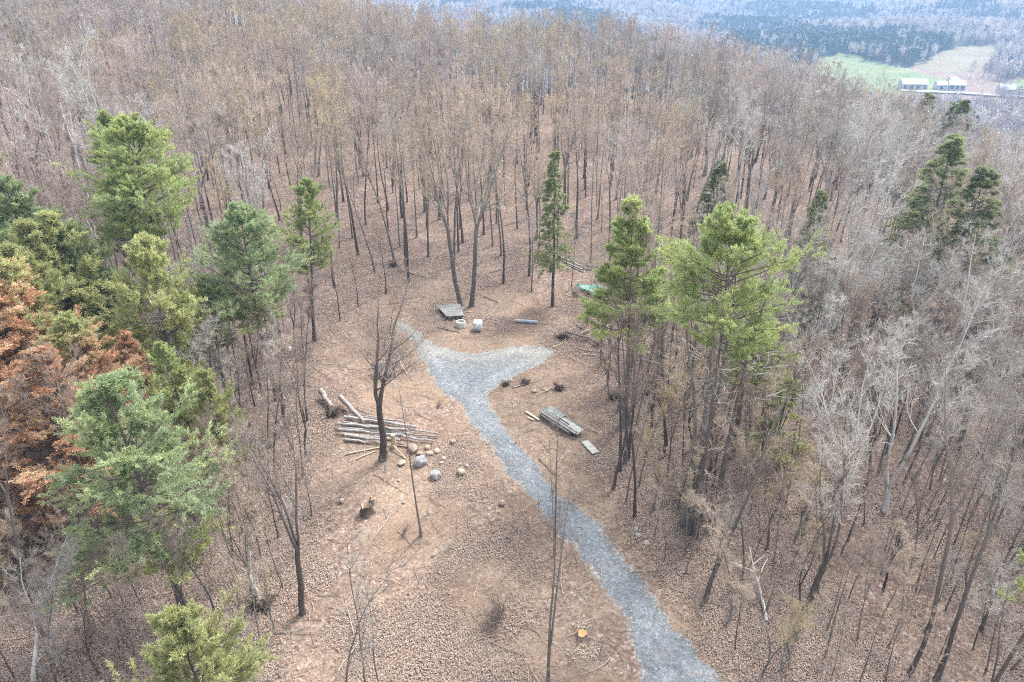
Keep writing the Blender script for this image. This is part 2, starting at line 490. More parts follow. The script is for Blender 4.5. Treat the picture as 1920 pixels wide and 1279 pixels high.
P_RUST = [conifer(320, 19, .22, .24, 3.6, YEL, RUST, .82, irreg=.4, dense=1.3, flat=.3) + (19, 'pine'),
          conifer(321, 17, .2, .18, 3.8, RUST, RUST, .5, irreg=.4, dense=1.3, flat=.25) + (17, 'pine'),
          conifer(322, 18, .2, .22, 3.4, YEL, RUST, .4, irreg=.4, flat=.35) + (18, 'pine')]
P_OLIVE = conifer(345, 8, .1, .1, 1.9, YEL, irreg=.5, dense=.6, shape='cone', dead=0, droop=12) + (8, 'pine')
P_HEM = [conifer(340, 20, .22, .3, 2.6, DARK, YEL, .05, whorl=.5, droop=22, irreg=.5, dense=.8, blade=(.2, .022), shape='cone', dead=16) + (20, 'pine'),
         conifer(341, 18, .2, .10, 4.2, DARK, whorl=.45, droop=16, irreg=.16, dense=.9, blade=(.22, .024), shape='cone', dead=6) + (18, 'pine')]

# ---- the clearing: nothing large grows inside this outline (picture coordinates used only to survey the ground)
CLEAR = [(560, 1500), (520, 1180), (590, 1000), (585, 860), (575, 740), (600, 650), (690, 590), (740, 540), (800, 520), (960, 540), (1060, 560),
         (1080, 600), (1100, 650), (1130, 720), (1150, 800), (1130, 900), (1200, 1000), (1300, 1130), (1420, 1279), (1480, 1500)]
ROAD_PX = [(1215, 1279), (1190, 1215), (1165, 1150), (1140, 1105), (1105, 1060), (1070, 1025), (1040, 985), (1010, 950), (985, 925), (960, 890), (930, 850),
           (905, 820), (885, 790), (868, 765), (848, 745), (825, 727), (808, 707), (798, 684), (785, 658), (766, 633), (738, 602), (752, 601), (774, 615), (799, 634),
           (830, 651), (868, 664), (902, 661), (942, 653), (985, 649), (1030, 648), (1043, 656), (1025, 674), (1000, 690), (970, 704), (940, 715), (922, 726),
           (915, 745), (922, 770), (937, 795), (962, 822), (987, 850), (1007, 875), (1027, 905), (1052, 930), (1082, 950), (1112, 975), (1142, 1005), (1167, 1045),
           (1197, 1085), (1222, 1120), (1252, 1155), (1282, 1190), (1312, 1225), (1337, 1262), (1347, 1279)]
ROAD = [G(*p) for p in ROAD_PX]
a, b = ROAD[-1].copy(), ROAD[0].copy()
ROAD = ROAD + [a + Vector((1.2, -4, 0)), a + Vector((2.0, -14, 0)), b + Vector((1.4, -14, 0)), b + Vector((.5, -4, 0))]
# resample the outline and roughen it
def resample(pts, step):
    out = []
    for i in range(len(pts)):
        p, q = pts[i], pts[(i + 1) % len(pts)]
        k = max(1, int((q - p).length / step))
        for j in range(k): out.append(p.lerp(q, j / k))
    return out
ro = resample([Vector((p.x, p.y, 0)) for p in ROAD], .35)
sm = []
for i in range(len(ro)):
    s_ = Vector((0, 0, 0))
    for k in range(-3, 4): s_ += ro[(i + k) % len(ro)]
    sm.append(s_ / 7)
nr = random.Random(5)
ph = [nr.uniform(0, 6.28) for _ in range(6)]
ro = []
for i, p in enumerate(sm):
    q = sm[(i + 1) % len(sm)] - sm[i - 1]
    nrm = Vector((q.y, -q.x, 0)).normalized()
    a = .16 * math.sin(i * .31 + ph[0]) + .12 * math.sin(i * .83 + ph[1]) + nr.uniform(-.16, .16)
    ro.append(p + nrm * a)
ROAD_ARR = np.array([[p.x, p.y] for p in ro])

def inside_arr(X, Y, A):
    c = np.zeros(X.shape, bool); n = len(A); j = n - 1
    for i in range(n):
        xi, yi = A[i]; xj, yj = A[j]
        if yi != yj:
            c ^= ((yi > Y) != (yj > Y)) & (X < (xj - xi) * (Y - yi) / (yj - yi) + xi)
        j = i
    return c

def fill_outline(pts2d, step, lift, name, mat, tuck=False):
    """sheet with a triangulated inside, draped on the terrain"""
    A = np.array(pts2d); x0, y0 = A.min(0); x1, y1 = A.max(0)
    gx, gy = np.meshgrid(np.arange(x0, x1, step), np.arange(y0, y1, step))
    gx = gx.ravel() + RNG.uniform(-.2, .2, gx.size) * step; gy = gy.ravel() + RNG.uniform(-.2, .2, gy.size) * step
    ok = inside_arr(gx, gy, A)
    d = np.full(gx.shape, 1e9)
    for ax, ay in A: d = np.minimum(d, np.hypot(gx - ax, gy - ay))
    ok &= d > step * .5
    V = [Vector(p) for p in A.tolist()] + [Vector((x, y)) for x, y in zip(gx[ok], gy[ok])]
    r = mgeo.delaunay_2d_cdt(V, [], [list(range(len(A)))], 1, 1e-5)
    vs = np.array([(v.x, v.y) for v in r[0]])
    z = terrain(vs[:, 0], vs[:, 1]) + lift
    me = bpy.data.meshes.new(name)
    if tuck:
        nb_ = len(A); z[:nb_] = terrain(vs[:nb_, 0], vs[:nb_, 1]) - .05 * (1 if step < 2 else 12)
    me.from_pydata(np.column_stack([vs, z]).tolist(), [], r[2]); me.materials.append(mat)
    if tuck:
        dm = np.full(len(vs), 1e9)
        for ax, ay in A: dm = np.minimum(dm, np.hypot(vs[:, 0] - ax, vs[:, 1] - ay))
        at = me.attributes.new('edge', 'FLOAT', 'POINT'); at.data.foreach_set('value', dm.astype(np.float32))
    me.polygons.foreach_set('use_smooth', np.ones(len(me.polygons), bool))
    return me, vs

# ------------------------------------------------------------------ ground
def axis(lo, hi, step, far, grow):
    core = list(np.arange(lo, hi + 1e-6, step)); s = step; p = hi
    while p < far[1]: s *= grow; p += s; core.append(p)
    s = step; p = lo
    while p > far[0]: s *= grow; p -= s; core.insert(0, p)
    return np.array(core)
gx = axis(-48, 58, .55, (-5200, 6200), 1.075); gy = axis(16, 112, .55, (-1500, 8200), 1.07)
X, Y = np.meshgrid(gx, gy); Z = terrain(X, Y)
Z = Z - .06 * RNG.random(X.shape) * (np.abs(X) < 60) * (Y < 120)
road_d = np.full(X.shape, 1e9)
near = (np.abs(X) < 70) & (Y < 125) & (Y > 5)
nx, ny = X[near], Y[near]; dd = np.full(nx.shape, 1e9)
for ax, ay in ROAD_ARR[::2]: dd = np.minimum(dd, np.hypot(nx - ax, ny - ay))
ins = inside_arr(nx, ny, ROAD_ARR); dd[ins] *= -1
road_d[near] = dd
gravel = np.clip(1 - road_d / .9, 0, 1)
# bare-earth / straw clearing mask
CLR = np.array([[G(*p).x, G(*p).y] for p in CLEAR])
cd = np.full(nx.shape, 1e9)
clr_s = np.array(resample([Vector((x, y, 0)) for x, y in CLR], 1.0))[:, :2]
for ax, ay in clr_s: cd = np.minimum(cd, np.hypot(nx - ax, ny - ay))
ic = inside_arr(nx, ny, CLR); cd = np.where(ic, cd, -cd)
clearm = np.zeros(X.shape); clearm[near] = np.clip(.35 + cd / 9, 0, 1)
n_y, n_x = X.shape
ii = np.arange(n_y * n_x).reshape(n_y, n_x)
quads = np.stack([ii[:-1, :-1], ii[:-1, 1:], ii[1:, 1:], ii[1:, :-1]], -1).reshape(-1, 4)
gg = Geo()
col = np.stack([gravel.ravel(), clearm.ravel(), np.zeros(X.size), np.ones(X.size)], 1)
gg.add(np.stack([X, Y, Z], -1).reshape(-1, 3), quads, 0, col)

m, nt, b = new_mat('leaf_litter_ground', .95, .1)
pos = geo_pos(nt)
leaf = voro(nt, pos, 6.0)                       # single leaves
leaf2 = voro(nt, pos, 3.1)
sepv = N(nt, 'ShaderNodeSeparateColor'); nt.links.new(leaf, sepv.inputs[0])
sep2 = N(nt, 'ShaderNodeSeparateColor'); nt.links.new(leaf2, sep2.inputs[0])
lv = mix(nt, .35, sepv.outputs[0], sep2.outputs[1])
lc = ramp(nt, lv, [(.0, (.062, .042, .033)), (.25, (.155, .105, .083)), (.5, (.235, .172, .14)), (.75, (.325, .247, .205)), (1., (.54, .44, .375))])
big = noise(nt, pos, .055, 6, .62)
mid = noise(nt, pos, .35, 6, .65, .4)
lc = mix(nt, ramp(nt, mid, [(.35, (.0, .0, .0)), (.7, (.75, .75, .75))]), lc, mix(nt, .5, lc, (.15, .108, .088)))
lc = mix(nt, ramp(nt, big, [(.42, (0, 0, 0)), (.62, (.6, .6, .6))]), lc, mix(nt, .5, lc, (.27, .21, .155)))
a = N(nt, 'ShaderNodeAttribute', attribute_name='col'); sc = N(nt, 'ShaderNodeSeparateColor'); nt.links.new(a.outputs['Color'], sc.inputs[0])
straw_n = noise(nt, pos, 1.7, 6, .7, .6)
bare = noise(nt, pos, .28, 7, .68, .8)
lc = mix(nt, ramp(nt, bare, [(.55, (0, 0, 0)), (.68, (.75, .75, .75))]), lc, (.235, .155, .112))
lc = mix(nt, ramp(nt, noise(nt, pos, .9, 6, .75, .5), [(.56, (0, 0, 0)), (.70, (.7, .7, .7))]), lc, (.115, .085, .07))
straw = ramp(nt, mix(nt, .5, straw_n, sepv.outputs[2]), [(.2, (.20, .145, .10)), (.5, (.30, .225, .165)), (.8, (.40, .325, .25))])
patch = noise(nt, pos, .13, 6, .62, .3)
pm = ramp(nt, patch, [(.40, (0, 0, 0)), (.58, (1, 1, 1))])
fm = math_(nt, 'MULTIPLY', sc.outputs[1], pm)
c = mix(nt, math_(nt, 'MULTIPLY', fm, .7), lc, straw)
soil = ramp(nt, noise(nt, pos, .10, 7, .7, .8), [(.50, (0, 0, 0)), (.62, (1, 1, 1))])
c = mix(nt, math_(nt, 'MULTIPLY', math_(nt, 'MULTIPLY', sc.outputs[1], soil), .55), c, (.30, .21, .145))
# gravel kicked off the drive
gn = noise(nt, pos, 2.2, 5, .75)
gm = math_(nt, 'ADD', math_(nt, 'MULTIPLY', sc.outputs[0], 1.0), math_(nt, 'SUBTRACT', gn, 1.12))
gm = math_(nt, 'MULTIPLY', gm, 3.0, True)
stone = ramp(nt, sepv.outputs[1], [(.0, (.13, .13, .125)), (.5, (.22, .22, .205)), (1., (.33, .325, .305))])
drift = ramp(nt, noise(nt, pos, .09, 7, .7, 1.0), [(.36, (.66, .64, .63)), (.5, (.86, .85, .85)), (.64, (1.02, 1.0, .98))])
c = mix(nt, 1.0, c, drift, 'MULTIPLY')
c = mix(nt, gm, c, stone)
nt.links.new(c, b.inputs['Base Color'])
hgt = math_(nt, 'ADD', lv, math_(nt, 'MULTIPLY', straw_n, 1.5))
bump(nt, b, hgt, .9, .09)
M['ground'] = m
ground = link('ground', gg.mesh('ground', ['ground'], color=True)); tag(ground, kind='structure')

m, nt, b = new_mat('gravel', .9, .15)
pos = geo_pos(nt)
st = voro(nt, pos, 9.0); s1 = N(nt, 'ShaderNodeSeparateColor'); nt.links.new(st, s1.inputs[0])
st2 = voro(nt, pos, 3.6); s2 = N(nt, 'ShaderNodeSeparateColor'); nt.links.new(st2, s2.inputs[0])
sv = mix(nt, .35, s1.outputs[0], s2.outputs[0])
blue = ramp(nt, sv, [(.0, (.10, .11, .118)), (.5, (.165, .182, .198)), (1., (.27, .285, .30))])
pale = ramp(nt, sv, [(.0, (.15, .145, .128)), (.5, (.245, .24, .217)), (1., (.35, .345, .318))])
sx = N(nt, 'ShaderNodeSeparateXYZ'); nt.links.new(pos, sx.inputs[0])
yy = math_(nt, 'ADD', math_(nt, 'MULTIPLY', math_(nt, 'SUBTRACT', sx.outputs[1], 64.5), .16), math_(nt, 'MULTIPLY', math_(nt, 'SUBTRACT', noise(nt, pos, .22, 5), .5), 1.6), True)
c = mix(nt, yy, blue, pale)
dirt = ramp(nt, noise(nt, pos, .5, 6, .7, .5), [(.48, (0, 0, 0)), (.72, (.7, .7, .7))])
c = mix(nt, dirt, c, mix(nt, .55, c, (.20, .185, .165)))
tread = ramp(nt, noise(nt, pos, .17, 4), [(.4, (.88, .88, .88)), (.6, (1.08, 1.08, 1.08))])
c = mix(nt, 1.0, c, tread, 'MULTIPLY')
ed = attr(nt, 'edge')
wheel = ramp(nt, math_(nt, 'MULTIPLY', ed, .25), [(.0, (.95, .95, .95)), (.16, (.97, .97, .97)), (.26, (1.10, 1.10, 1.10)), (.36, (1.10, 1.10, 1.10)), (.5, (.86, .87, .88))])
c = mix(nt, .8, c, wheel, 'MULTIPLY')
lf = voro(nt, pos, 6.0); l1 = N(nt, 'ShaderNodeSeparateColor'); nt.links.new(lf, l1.inputs[0])
litter = ramp(nt, l1.outputs[0], [(.0, (.09, .06, .05)), (.5, (.225, .16, .135)), (1., (.44, .36, .32))])
lm_ = math_(nt, 'SUBTRACT', math_(nt, 'ADD', noise(nt, pos, 1.1, 6, .75, .4), math_(nt, 'MULTIPLY', l1.outputs[1], .16)), math_(nt, 'ADD', math_(nt, 'MULTIPLY', ed, .8), .46))
lm_ = math_(nt, 'MULTIPLY', lm_, 6.0, True)
far_ = math_(nt, 'MULTIPLY', math_(nt, 'GREATER_THAN', l1.outputs[2], .965), .6)
c = mix(nt, math_(nt, 'MAXIMUM', lm_, far_), c, litter)
nt.links.new(c, b.inputs['Base Color']); bump(nt, b, sv, .8, .06)
M['gravel'] = m
me, _ = fill_outline([(p.x, p.y) for p in ro], .5, .04, 'driveway', m, True)
tag(link('driveway', me), kind='structure')

# ------------------------------------------------------------------ scattering with geometry nodes (uncountable cover only)
def scatter(name, pts, rotz, scl, idx, protos, kind='stuff', label=None, cat=None):
    coll = bpy.data.collections.new(name + '_sources')
    for i, (me, mats) in enumerate(protos):
        o = bpy.data.objects.new('%s_source_%03d' % (name, i), me)
        if mats:
            for k, mm in mats.items():
                o.material_slots[k].link = 'OBJECT'; o.material_slots[k].material = M[mm]
        coll.objects.link(o)
    me = bpy.data.meshes.new(name); me.vertices.add(len(pts)); me.vertices.foreach_set('co', np.asarray(pts, np.float32).ravel())
    for an, typ, data in (('rz', 'FLOAT', rotz), ('sc', 'FLOAT', scl), ('pick', 'INT', idx)):
        at = me.attributes.new(an, typ, 'POINT'); at.data.foreach_set('value', np.asarray(data, np.int32 if typ == 'INT' else np.float32))
    ng = bpy.data.node_groups.new(name, 'GeometryNodeTree')
    ng.interface.new_socket('Geometry', in_out='INPUT', socket_type='NodeSocketGeometry')
    ng.interface.new_socket('Geometry', in_out='OUTPUT', socket_type='NodeSocketGeometry')
    nn = ng.nodes; gi = nn.new('NodeGroupInput'); go = nn.new('NodeGroupOutput')
    iop = nn.new('GeometryNodeInstanceOnPoints'); ci = nn.new('GeometryNodeCollectionInfo')
    ci.inputs['Collection'].default_value = coll; ci.inputs['Separate Children'].default_value = True; ci.inputs['Reset Children'].default_value = True
    def na(nm, t):
        x = nn.new('GeometryNodeInputNamedAttribute'); x.data_type = t; x.inputs['Name'].default_value = nm; return x.outputs['Attribute']
    cx = nn.new('ShaderNodeCombineXYZ'); ng.links.new(na('rz', 'FLOAT'), cx.inputs[2])
    er = nn.new('FunctionNodeEulerToRotation'); ng.links.new(cx.outputs[0], er.inputs[0])
    ng.links.new(gi.outputs[0], iop.inputs['Points']); ng.links.new(ci.outputs[0], iop.inputs['Instance'])
    iop.inputs['Pick Instance'].default_value = True
    ng.links.new(na('pick', 'INT'), iop.inputs['Instance Index']); ng.links.new(er.outputs[0], iop.inputs['Rotation'])
    ng.links.new(na('sc', 'FLOAT'), iop.inputs['Scale']); ng.links.new(iop.outputs[0], go.inputs[0])
    o = link(name, me); md = o.modifiers.new('scatter', 'NODES'); md.node_group = ng
    return tag(o, label, cat, kind=kind)

# ------------------------------------------------------------------ named trees
def at_px(bx, by): return G(bx, by)
GEN_TAKEN = []
SPECIAL = []
def tree_px(name, proto, bx, by, ty, label, lean=(0, 0), tx=None, **kw):
    if tx is not None:
        bx = tx
        for _ in range(6):
            p = at_px(bx, by); H = height_to(p, ty); q = proj((p.x, p.y, p.z + H)); bx += (tx - q[0]) * .8
    p = at_px(bx, by); H = height_to(p, ty)
    q = proj((p.x, p.y, p.z + H * .7)); SPECIAL.append((q[0], q[1], q[2], (4.4 if name in ('hemlock_tree', 'birch_tree') else 2.8) * F / q[2], .9 if name == 'birch_tree' else .72))
    GEN_TAKEN.append((p.x, p.y))
    return place_tree(name, proto, p, label, H=H, tilt=(rad(lean[0]), rad(lean[1])), **kw)

pine = 'pine_tree'
tree_px(pine, P_ROUND, 342, 690, 222, 'tall green pine, bushy rounded crown above two dark bare stems', group=None, rot=.3)
tree_px(pine, P_PINE[3], 300, 640, 215, 'narrow dark green pine whose top pokes up behind the bushy rounded pine', rot=2.0)
tree_px(pine, P_BLUE, 520, 750, 392, 'blue-green pine with layered crown standing in front of the two pale stacked tanks', rot=1.0)
tree_px(pine, P_PINE[1], 590, 640, 342, 'smaller blue-green pine behind the layered pine by the pale tanks', rot=2.6, wide=.95)
tree_px(pine, P_PINE[2], 345, 1140, 712, 'broad blue-green pine with low spreading crown, nearest full pine to the uprooted stump', rot=.8, wide=1.12)
p = G(340, 1700); 
xg = (340 - 960) * 30.7 / F
place_tree(pine, P_PINE[4], (xg, 21.7, tz(xg, 21.7)), 'pale yellow-green young pine cut off by the bottom edge of the picture', H=12.2, rot=.5)
GEN_TAKEN.append((xg, 21.7))
tree_px(pine, P_LAYER, 1172, 870, 378, 'slender light green pine with flat layered boughs beside the green tarp', rot=1.1, wide=.95)
tree_px(pine, P_DARK, 1303, 1010, 398, 'big dark green pine with dense crown and tangled dead stems right of the driveway', rot=4.2, wide=.92)
tree_px(pine, P_PINE[3], 1370, 860, 560, 'short pale green pine, its boughs hanging right of the big dark pine', rot=3.2, wide=1.5)
tree_px(pine, P_PINE[0], -10, 640, 150, 'yellow-green pine at the left edge, the uppermost there', rot=1.9)
tree_px(pine, P_PINE[2], 30, 800, 355, 'dense green pine at the left edge above the rust-coloured pines', rot=1.2, wide=1.1)
tree_px(pine, P_RUST[2], 215, 780, 405, 'green-topped pine with browning lower boughs below the bushy rounded pine', rot=2.2, wide=1.35)
tree_px(pine, P_RUST[0], 95, 900, 470, 'rust-red pine with yellow-green top, largest of the browning pines', rot=.1, wide=1.35)
tree_px(pine, P_RUST[1], 60, 920, 520, 'fully rust-coloured pine with long drooping layered boughs at the left edge', rot=1.3, wide=1.5)
tree_px(pine, P_RUST[0], 235, 900, 585, 'small yellow-green topped pine with rust boughs just above the broad blue-green pine', rot=4.1, wide=1.35)
tree_px(pine, P_RUST[2], 400, 900, 690, 'thin straw-yellow pine between the broad blue-green pine and the log pile', rot=3.3, wide=.8)
tree_px(pine, P_RUST[1], 165, 1000, 660, 'rust-brown pine squeezed between the largest browning pine and the broad blue-green pine', rot=2.2, wide=1.3)
tree_px(pine, P_RUST[1], 300, 860, 630, 'low orange-brown pine peeping out above the broad blue-green pine to its upper right', rot=3.9, wide=1.1)
tree_px(pine, P_RUST[1], -40, 1060, 690, 'rust-brown pine half out of view at the left edge, lowest of the rusty ones', rot=5.0, wide=1.4)
tree_px(pine, P_PINE[3], 430, 760, 520, 'thin pale green pine tucked behind the left side of the layered blue-green pine', rot=.9, wide=1.2)
tree_px(pine, P_PINE[2], 130, 700, 330, 'green pine between the left edge pines and the bushy rounded pine', rot=2.9)
place_tree(pine, P_PINE[1], (29.3, 27.5, tz(29.3, 27.5)), 'dark-trunked pine with one green bough at the right edge low down', H=15, rot=2.0, wide=.7)

for i, (tx_, by_, ty_, k_, w_, nm) in enumerate(((62, 790, 425, 4, 1.0, 'pale green pine in the left stand just above the largest browning pine'), (140, 760, 418, 2, .8, 'grey-green pine in the left stand below the bushy rounded pine'),
        (12, 860, 470, 4, 1.0, 'yellowish pine top at the left edge beside the largest browning pine'), (205, 700, 300, 0, .75, 'green pine crown tucked against the left side of the bushy rounded pine'),
        (262, 800, 455, 4, .9, 'olive pine under the bushy rounded pine, right of the green-topped browning one'), (325, 900, 640, 1, .8, 'small green pine right of the low orange-brown one'),
        (385, 930, 700, 4, .7, 'straw-green little pine beside the thin straw-yellow pine'), (425, 720, 470, 3, 1.0, 'slim green pine at the left shoulder of the layered blue-green pine'))):
    tree_px(pine, P_PINE[k_], 0, by_, ty_, nm, tx=tx_, rot=i * 1.1, wide=w_)
hem = 'hemlock_tree'
tree_px(hem, P_HEM[0], 1036, 574, 282, 'thin dark hemlock with ragged sparse boughs and crooked trunk left of the tarp', lean=(0, 0), rot=.4)
tree_px(hem, P_HEM[1], 0, 560, 250, 'tall pointed dark hemlock on the right hillside, higher of the neighbouring pair', rot=.4, tx=1795, wide=1.25)
tree_px(hem, P_HEM[1], 0, 620, 310, 'pointed green hemlock on the right hillside, lower of the neighbouring pair', rot=2.4, tx=1850, wide=1.25)
tree_px(hem, P_HEM[1], 0, 590, 355, 'slim grey-green hemlock behind the pale fan-shaped birch', rot=1.4, wide=.9, tx=1543)
tree_px(hem, P_HEM[1], 1530, 640, 480, 'shaded dark hemlock partly hidden by leaning pale birches beside the big pine', rot=3.4)
tree_px(hem, P_OLIVE, 1450, 860, 705, 'small olive hemlock at the foot of the big dark pine', rot=5.4, wide=1.2)
for (x, y, ty, lab) in ((1722, 250, 172, 'round dark evergreen just below the long white barn'), (1768, 270, 190, 'dark evergreen with forked top below the second barn'),
                        (1745, 275, 200, 'lower dark evergreen in front of the forked one below the barns'), (1797, 235, 185, 'tiny dark evergreen beside the pale strip field'),
                        (1905, 290, 222, 'small dark evergreen at the right edge above the hillside hemlocks'), (1330, 470, 300, 'dim grey-green evergreen among mauve trees behind the big dark pine')):
    if x == 1330: tree_px('evergreen_tree', P_HEM[1], x, y, ty, lab, wide=1.3, rot=x * .1); continue
    d_ = ray(x, y); az_ = math.atan2(d_[0], d_[1]); best = None
    for r_ in range(200, 640, 5):
        b_ = Vector((r_ * math.sin(az_), r_ * math.cos(az_), 0)); b_.z = tz(b_.x, b_.y); h_ = height_to(b_, ty)
        if best is None or abs(h_ - 17) < abs(best[1] - 17): best = (b_, h_)
    place_tree('evergreen_tree', P_HEM[1], best[0], lab, H=best[1], wide=1.1, rot=x * .1)

hw = 'hardwood_tree'
tree_px(hw, P_MAPLE, 717, 862, 515, 'young bare maple standing at the near side of the log pile', bark='bark_dark', twig='twig_brown', rot=.6)
tree_px(hw, P_BIG[0], 865, 572, 150, 'big bare hardwood leaning left beside the plank stack', lean=(-6, 0), bark='bark_lichen', twig='twig_tan', rot=.5, wide=.8)
tree_px(hw, P_BIG[1], 884, 574, 140, 'big bare hardwood leaning right, twin of the one beside the plank stack', lean=(6, 0), bark='bark_lichen', twig='twig_tan', rot=2.0, wide=.8)
tree_px(hw, P_BIG[2], 395, 470, 165, 'large bare oak with broad spreading limbs behind the bushy rounded pine', bark='bark', twig='twig_grey', rot=1.0)
tree_px(hw, P_VEE, 568, 1150, 745, 'forked dark-barked tree between the uprooted stump and the sandy clearing', bark='bark_dark', twig='twig_brown', rot=2.1)
xg = (1026 - 960) * (26.2 * cp + 37 * sp) / F
place_tree('slender_tree', P_TWIN, (xg, 26.2, tz(xg, 26.2)), 'slim twin-stemmed tree rising in front of the driveway from the bottom edge', H=18.0, rot=1.2, wide=.8, bark='bark_lichen', twig='twig_brown')
GEN_TAKEN.append((xg, 26.2))
tree_px('slender_tree', P_STEM[0], 1040, 1042, 770, 'thin dark stem behind the twin-stemmed tree by the driveway', bark='bark_dark', twig='twig_brown')
tree_px('slender_tree', P_STEM[1], 790, 1006, 715, 'straight thin pole in the sandy clearing below the grey boulder', bark='bark', twig='twig_brown')
tree_px(hw, P_POLE[0], 1322, 1125, 560, 'straight dark trunk nearest the driveway below the big dark pine', bark='bark_dark', twig='twig_brown')
for i, (x, y, ty, r) in enumerate(((1290, 1000, 520, 1), (1312, 985, 500, 2), (1275, 985, 560, 3), (1335, 990, 540, 4))):
    tree_px('dead_trunk_tree', P_STEM[i % 3], x, y, ty, ['grey dead stem left of centre', 'tall dead stem behind centre', 'leftmost thin dead stem', 'rightmost dead stem'][i] + ' in the tangled clump under the big dark pine', bark='bark', twig='dead_twig', wide=2.0)
for i, (x, y, ty) in enumerate(((1150, 915, 520), (1163, 885, 480), (1190, 970, 560), (1245, 855, 500), (1178, 860, 430), (1222, 800, 470))):
    tree_px(hw, P_POLE[i % 5], x, y, ty, ['leftmost dark trunk in the clump in front of the slender light green pine', 'second dark trunk in the clump in front of the slender light green pine',
            'lone thin dark tree just above the pale rocks by the driveway', 'dark trunk midway between the slender and the big pine', 'dark trunk tight against the slender light green pine',
            'farther dark trunk between the slender and the big pine'][i], bark='bark_dark', twig='twig_brown')
for i, (x, y, ty, k, nm) in enumerate(((1705, 1262, 640, 0, 'thick dark leaning trunk low on the right, left one of the two'), (1755, 1276, 600, 1, 'thick dark trunk at the lower right corner, right one of the two'),
        (1490, 1190, 760, 2, 'dark many-limbed tree behind the fallen white pole'), (85, 1195, 700, 0, 'dark trunk in the thicket at the lower left edge, nearest one'), (190, 1010, 640, 1, 'dark trunk behind the broad blue-green pine at the left'))):
    tree_px(hw, P_OAK[k + 3] if i < 2 else P_VEE if i == 2 else P_OAK[i], x, y, ty, nm, bark='bark_dark', twig='twig_brown' if i > 2 else 'twig_grey', rot=i * 1.3, wide=1)
bi = 'birch_tree'
for (x, y, ty, k, lab, ln) in (
    (1768, 960, 560, 0, 'tall pale poplar with whitish trunk and lichen-green crown, thickest on the right slope', (1, 0)),
    (1640, 980, 640, 1, 'white-limbed birch forking widely left of the tall pale poplar', (0, 0)),
    (1600, 920, 620, 2, 'pale crooked birch with mauve twigs left of the forking white birch', (-4, 0)),
    (1612, 560, 335, 3, 'white fan-shaped birch clump right of the grey-green hemlock', (0, 0)),
    (1560, 700, 420, 1, 'leaning pale birch in front of the shaded dark hemlock', (14, 0)),
    (1590, 690, 445, 0, 'second pale birch right of the shaded dark hemlock', (6, 0)),
    (1850, 760, 440, 2, 'grey-white birch with wide silvery crown near the right edge', (3, 0)),
    (1740, 720, 460, 3, 'silvery birch behind the tall pale poplar', (2, 0)),
    (1430, 500, 300, 3, 'silver-grey round-crowned birch above the big dark pine', (0, 0)),
    (90, 480, 95, 0, 'white birch with spreading crown above the left edge pines', (-4, 0)),
    (150, 480, 60, 1, 'second white birch with tall pale stems right of the spreading one', (3, 0)),
    (440, 520, 240, 2, 'small white birch between the rounded pine and the blue-green pine', (0, 0)),
    (470, 530, 270, 3, 'short pale birch directly above the layered blue-green pine', (0, 0)),
    (1880, 640, 380, 1, 'pale birch at the right edge below the hemlock pair', (5, 0))):
    tree_px(bi, P_POPLAR[0] if 'poplar' in lab[:12] else P_BIRCH[k], x, y, ty, lab, tx=x + 14 * ln[0] * 0 + (x - 960) * .02, lean=ln, bark='bark_pale', twig='twig_pale', wide=1.15)
place_tree('birch_tree', P_BIRCH[2], (-29.0, 27.5, tz(-29.0, 27.5)), 'white leaning birch branches entering at the lower left edge', H=12, tilt=(rad(14), 0), bark='bark_pale', twig='dead_twig', rot=1.0)
for i, (x, yb, ty) in enumerate(((655, 26.0, 1040), (690, 26.3, 1015), (712, 27.2, 1090))):
    f_ = yb * cp + 37 * sp; xx = (x - 960) * f_ / F; p = (xx, yb, tz(xx, yb))
    place_tree('sapling_tree', P_SAP[i], p, ['leftmost pale sapling at the bottom edge of the clearing', 'middle pale sapling at the bottom edge of the clearing', 'rightmost low sapling at the bottom edge of the clearing'][i], H=height_to(p, ty), bark='bark', twig='dead_twig')

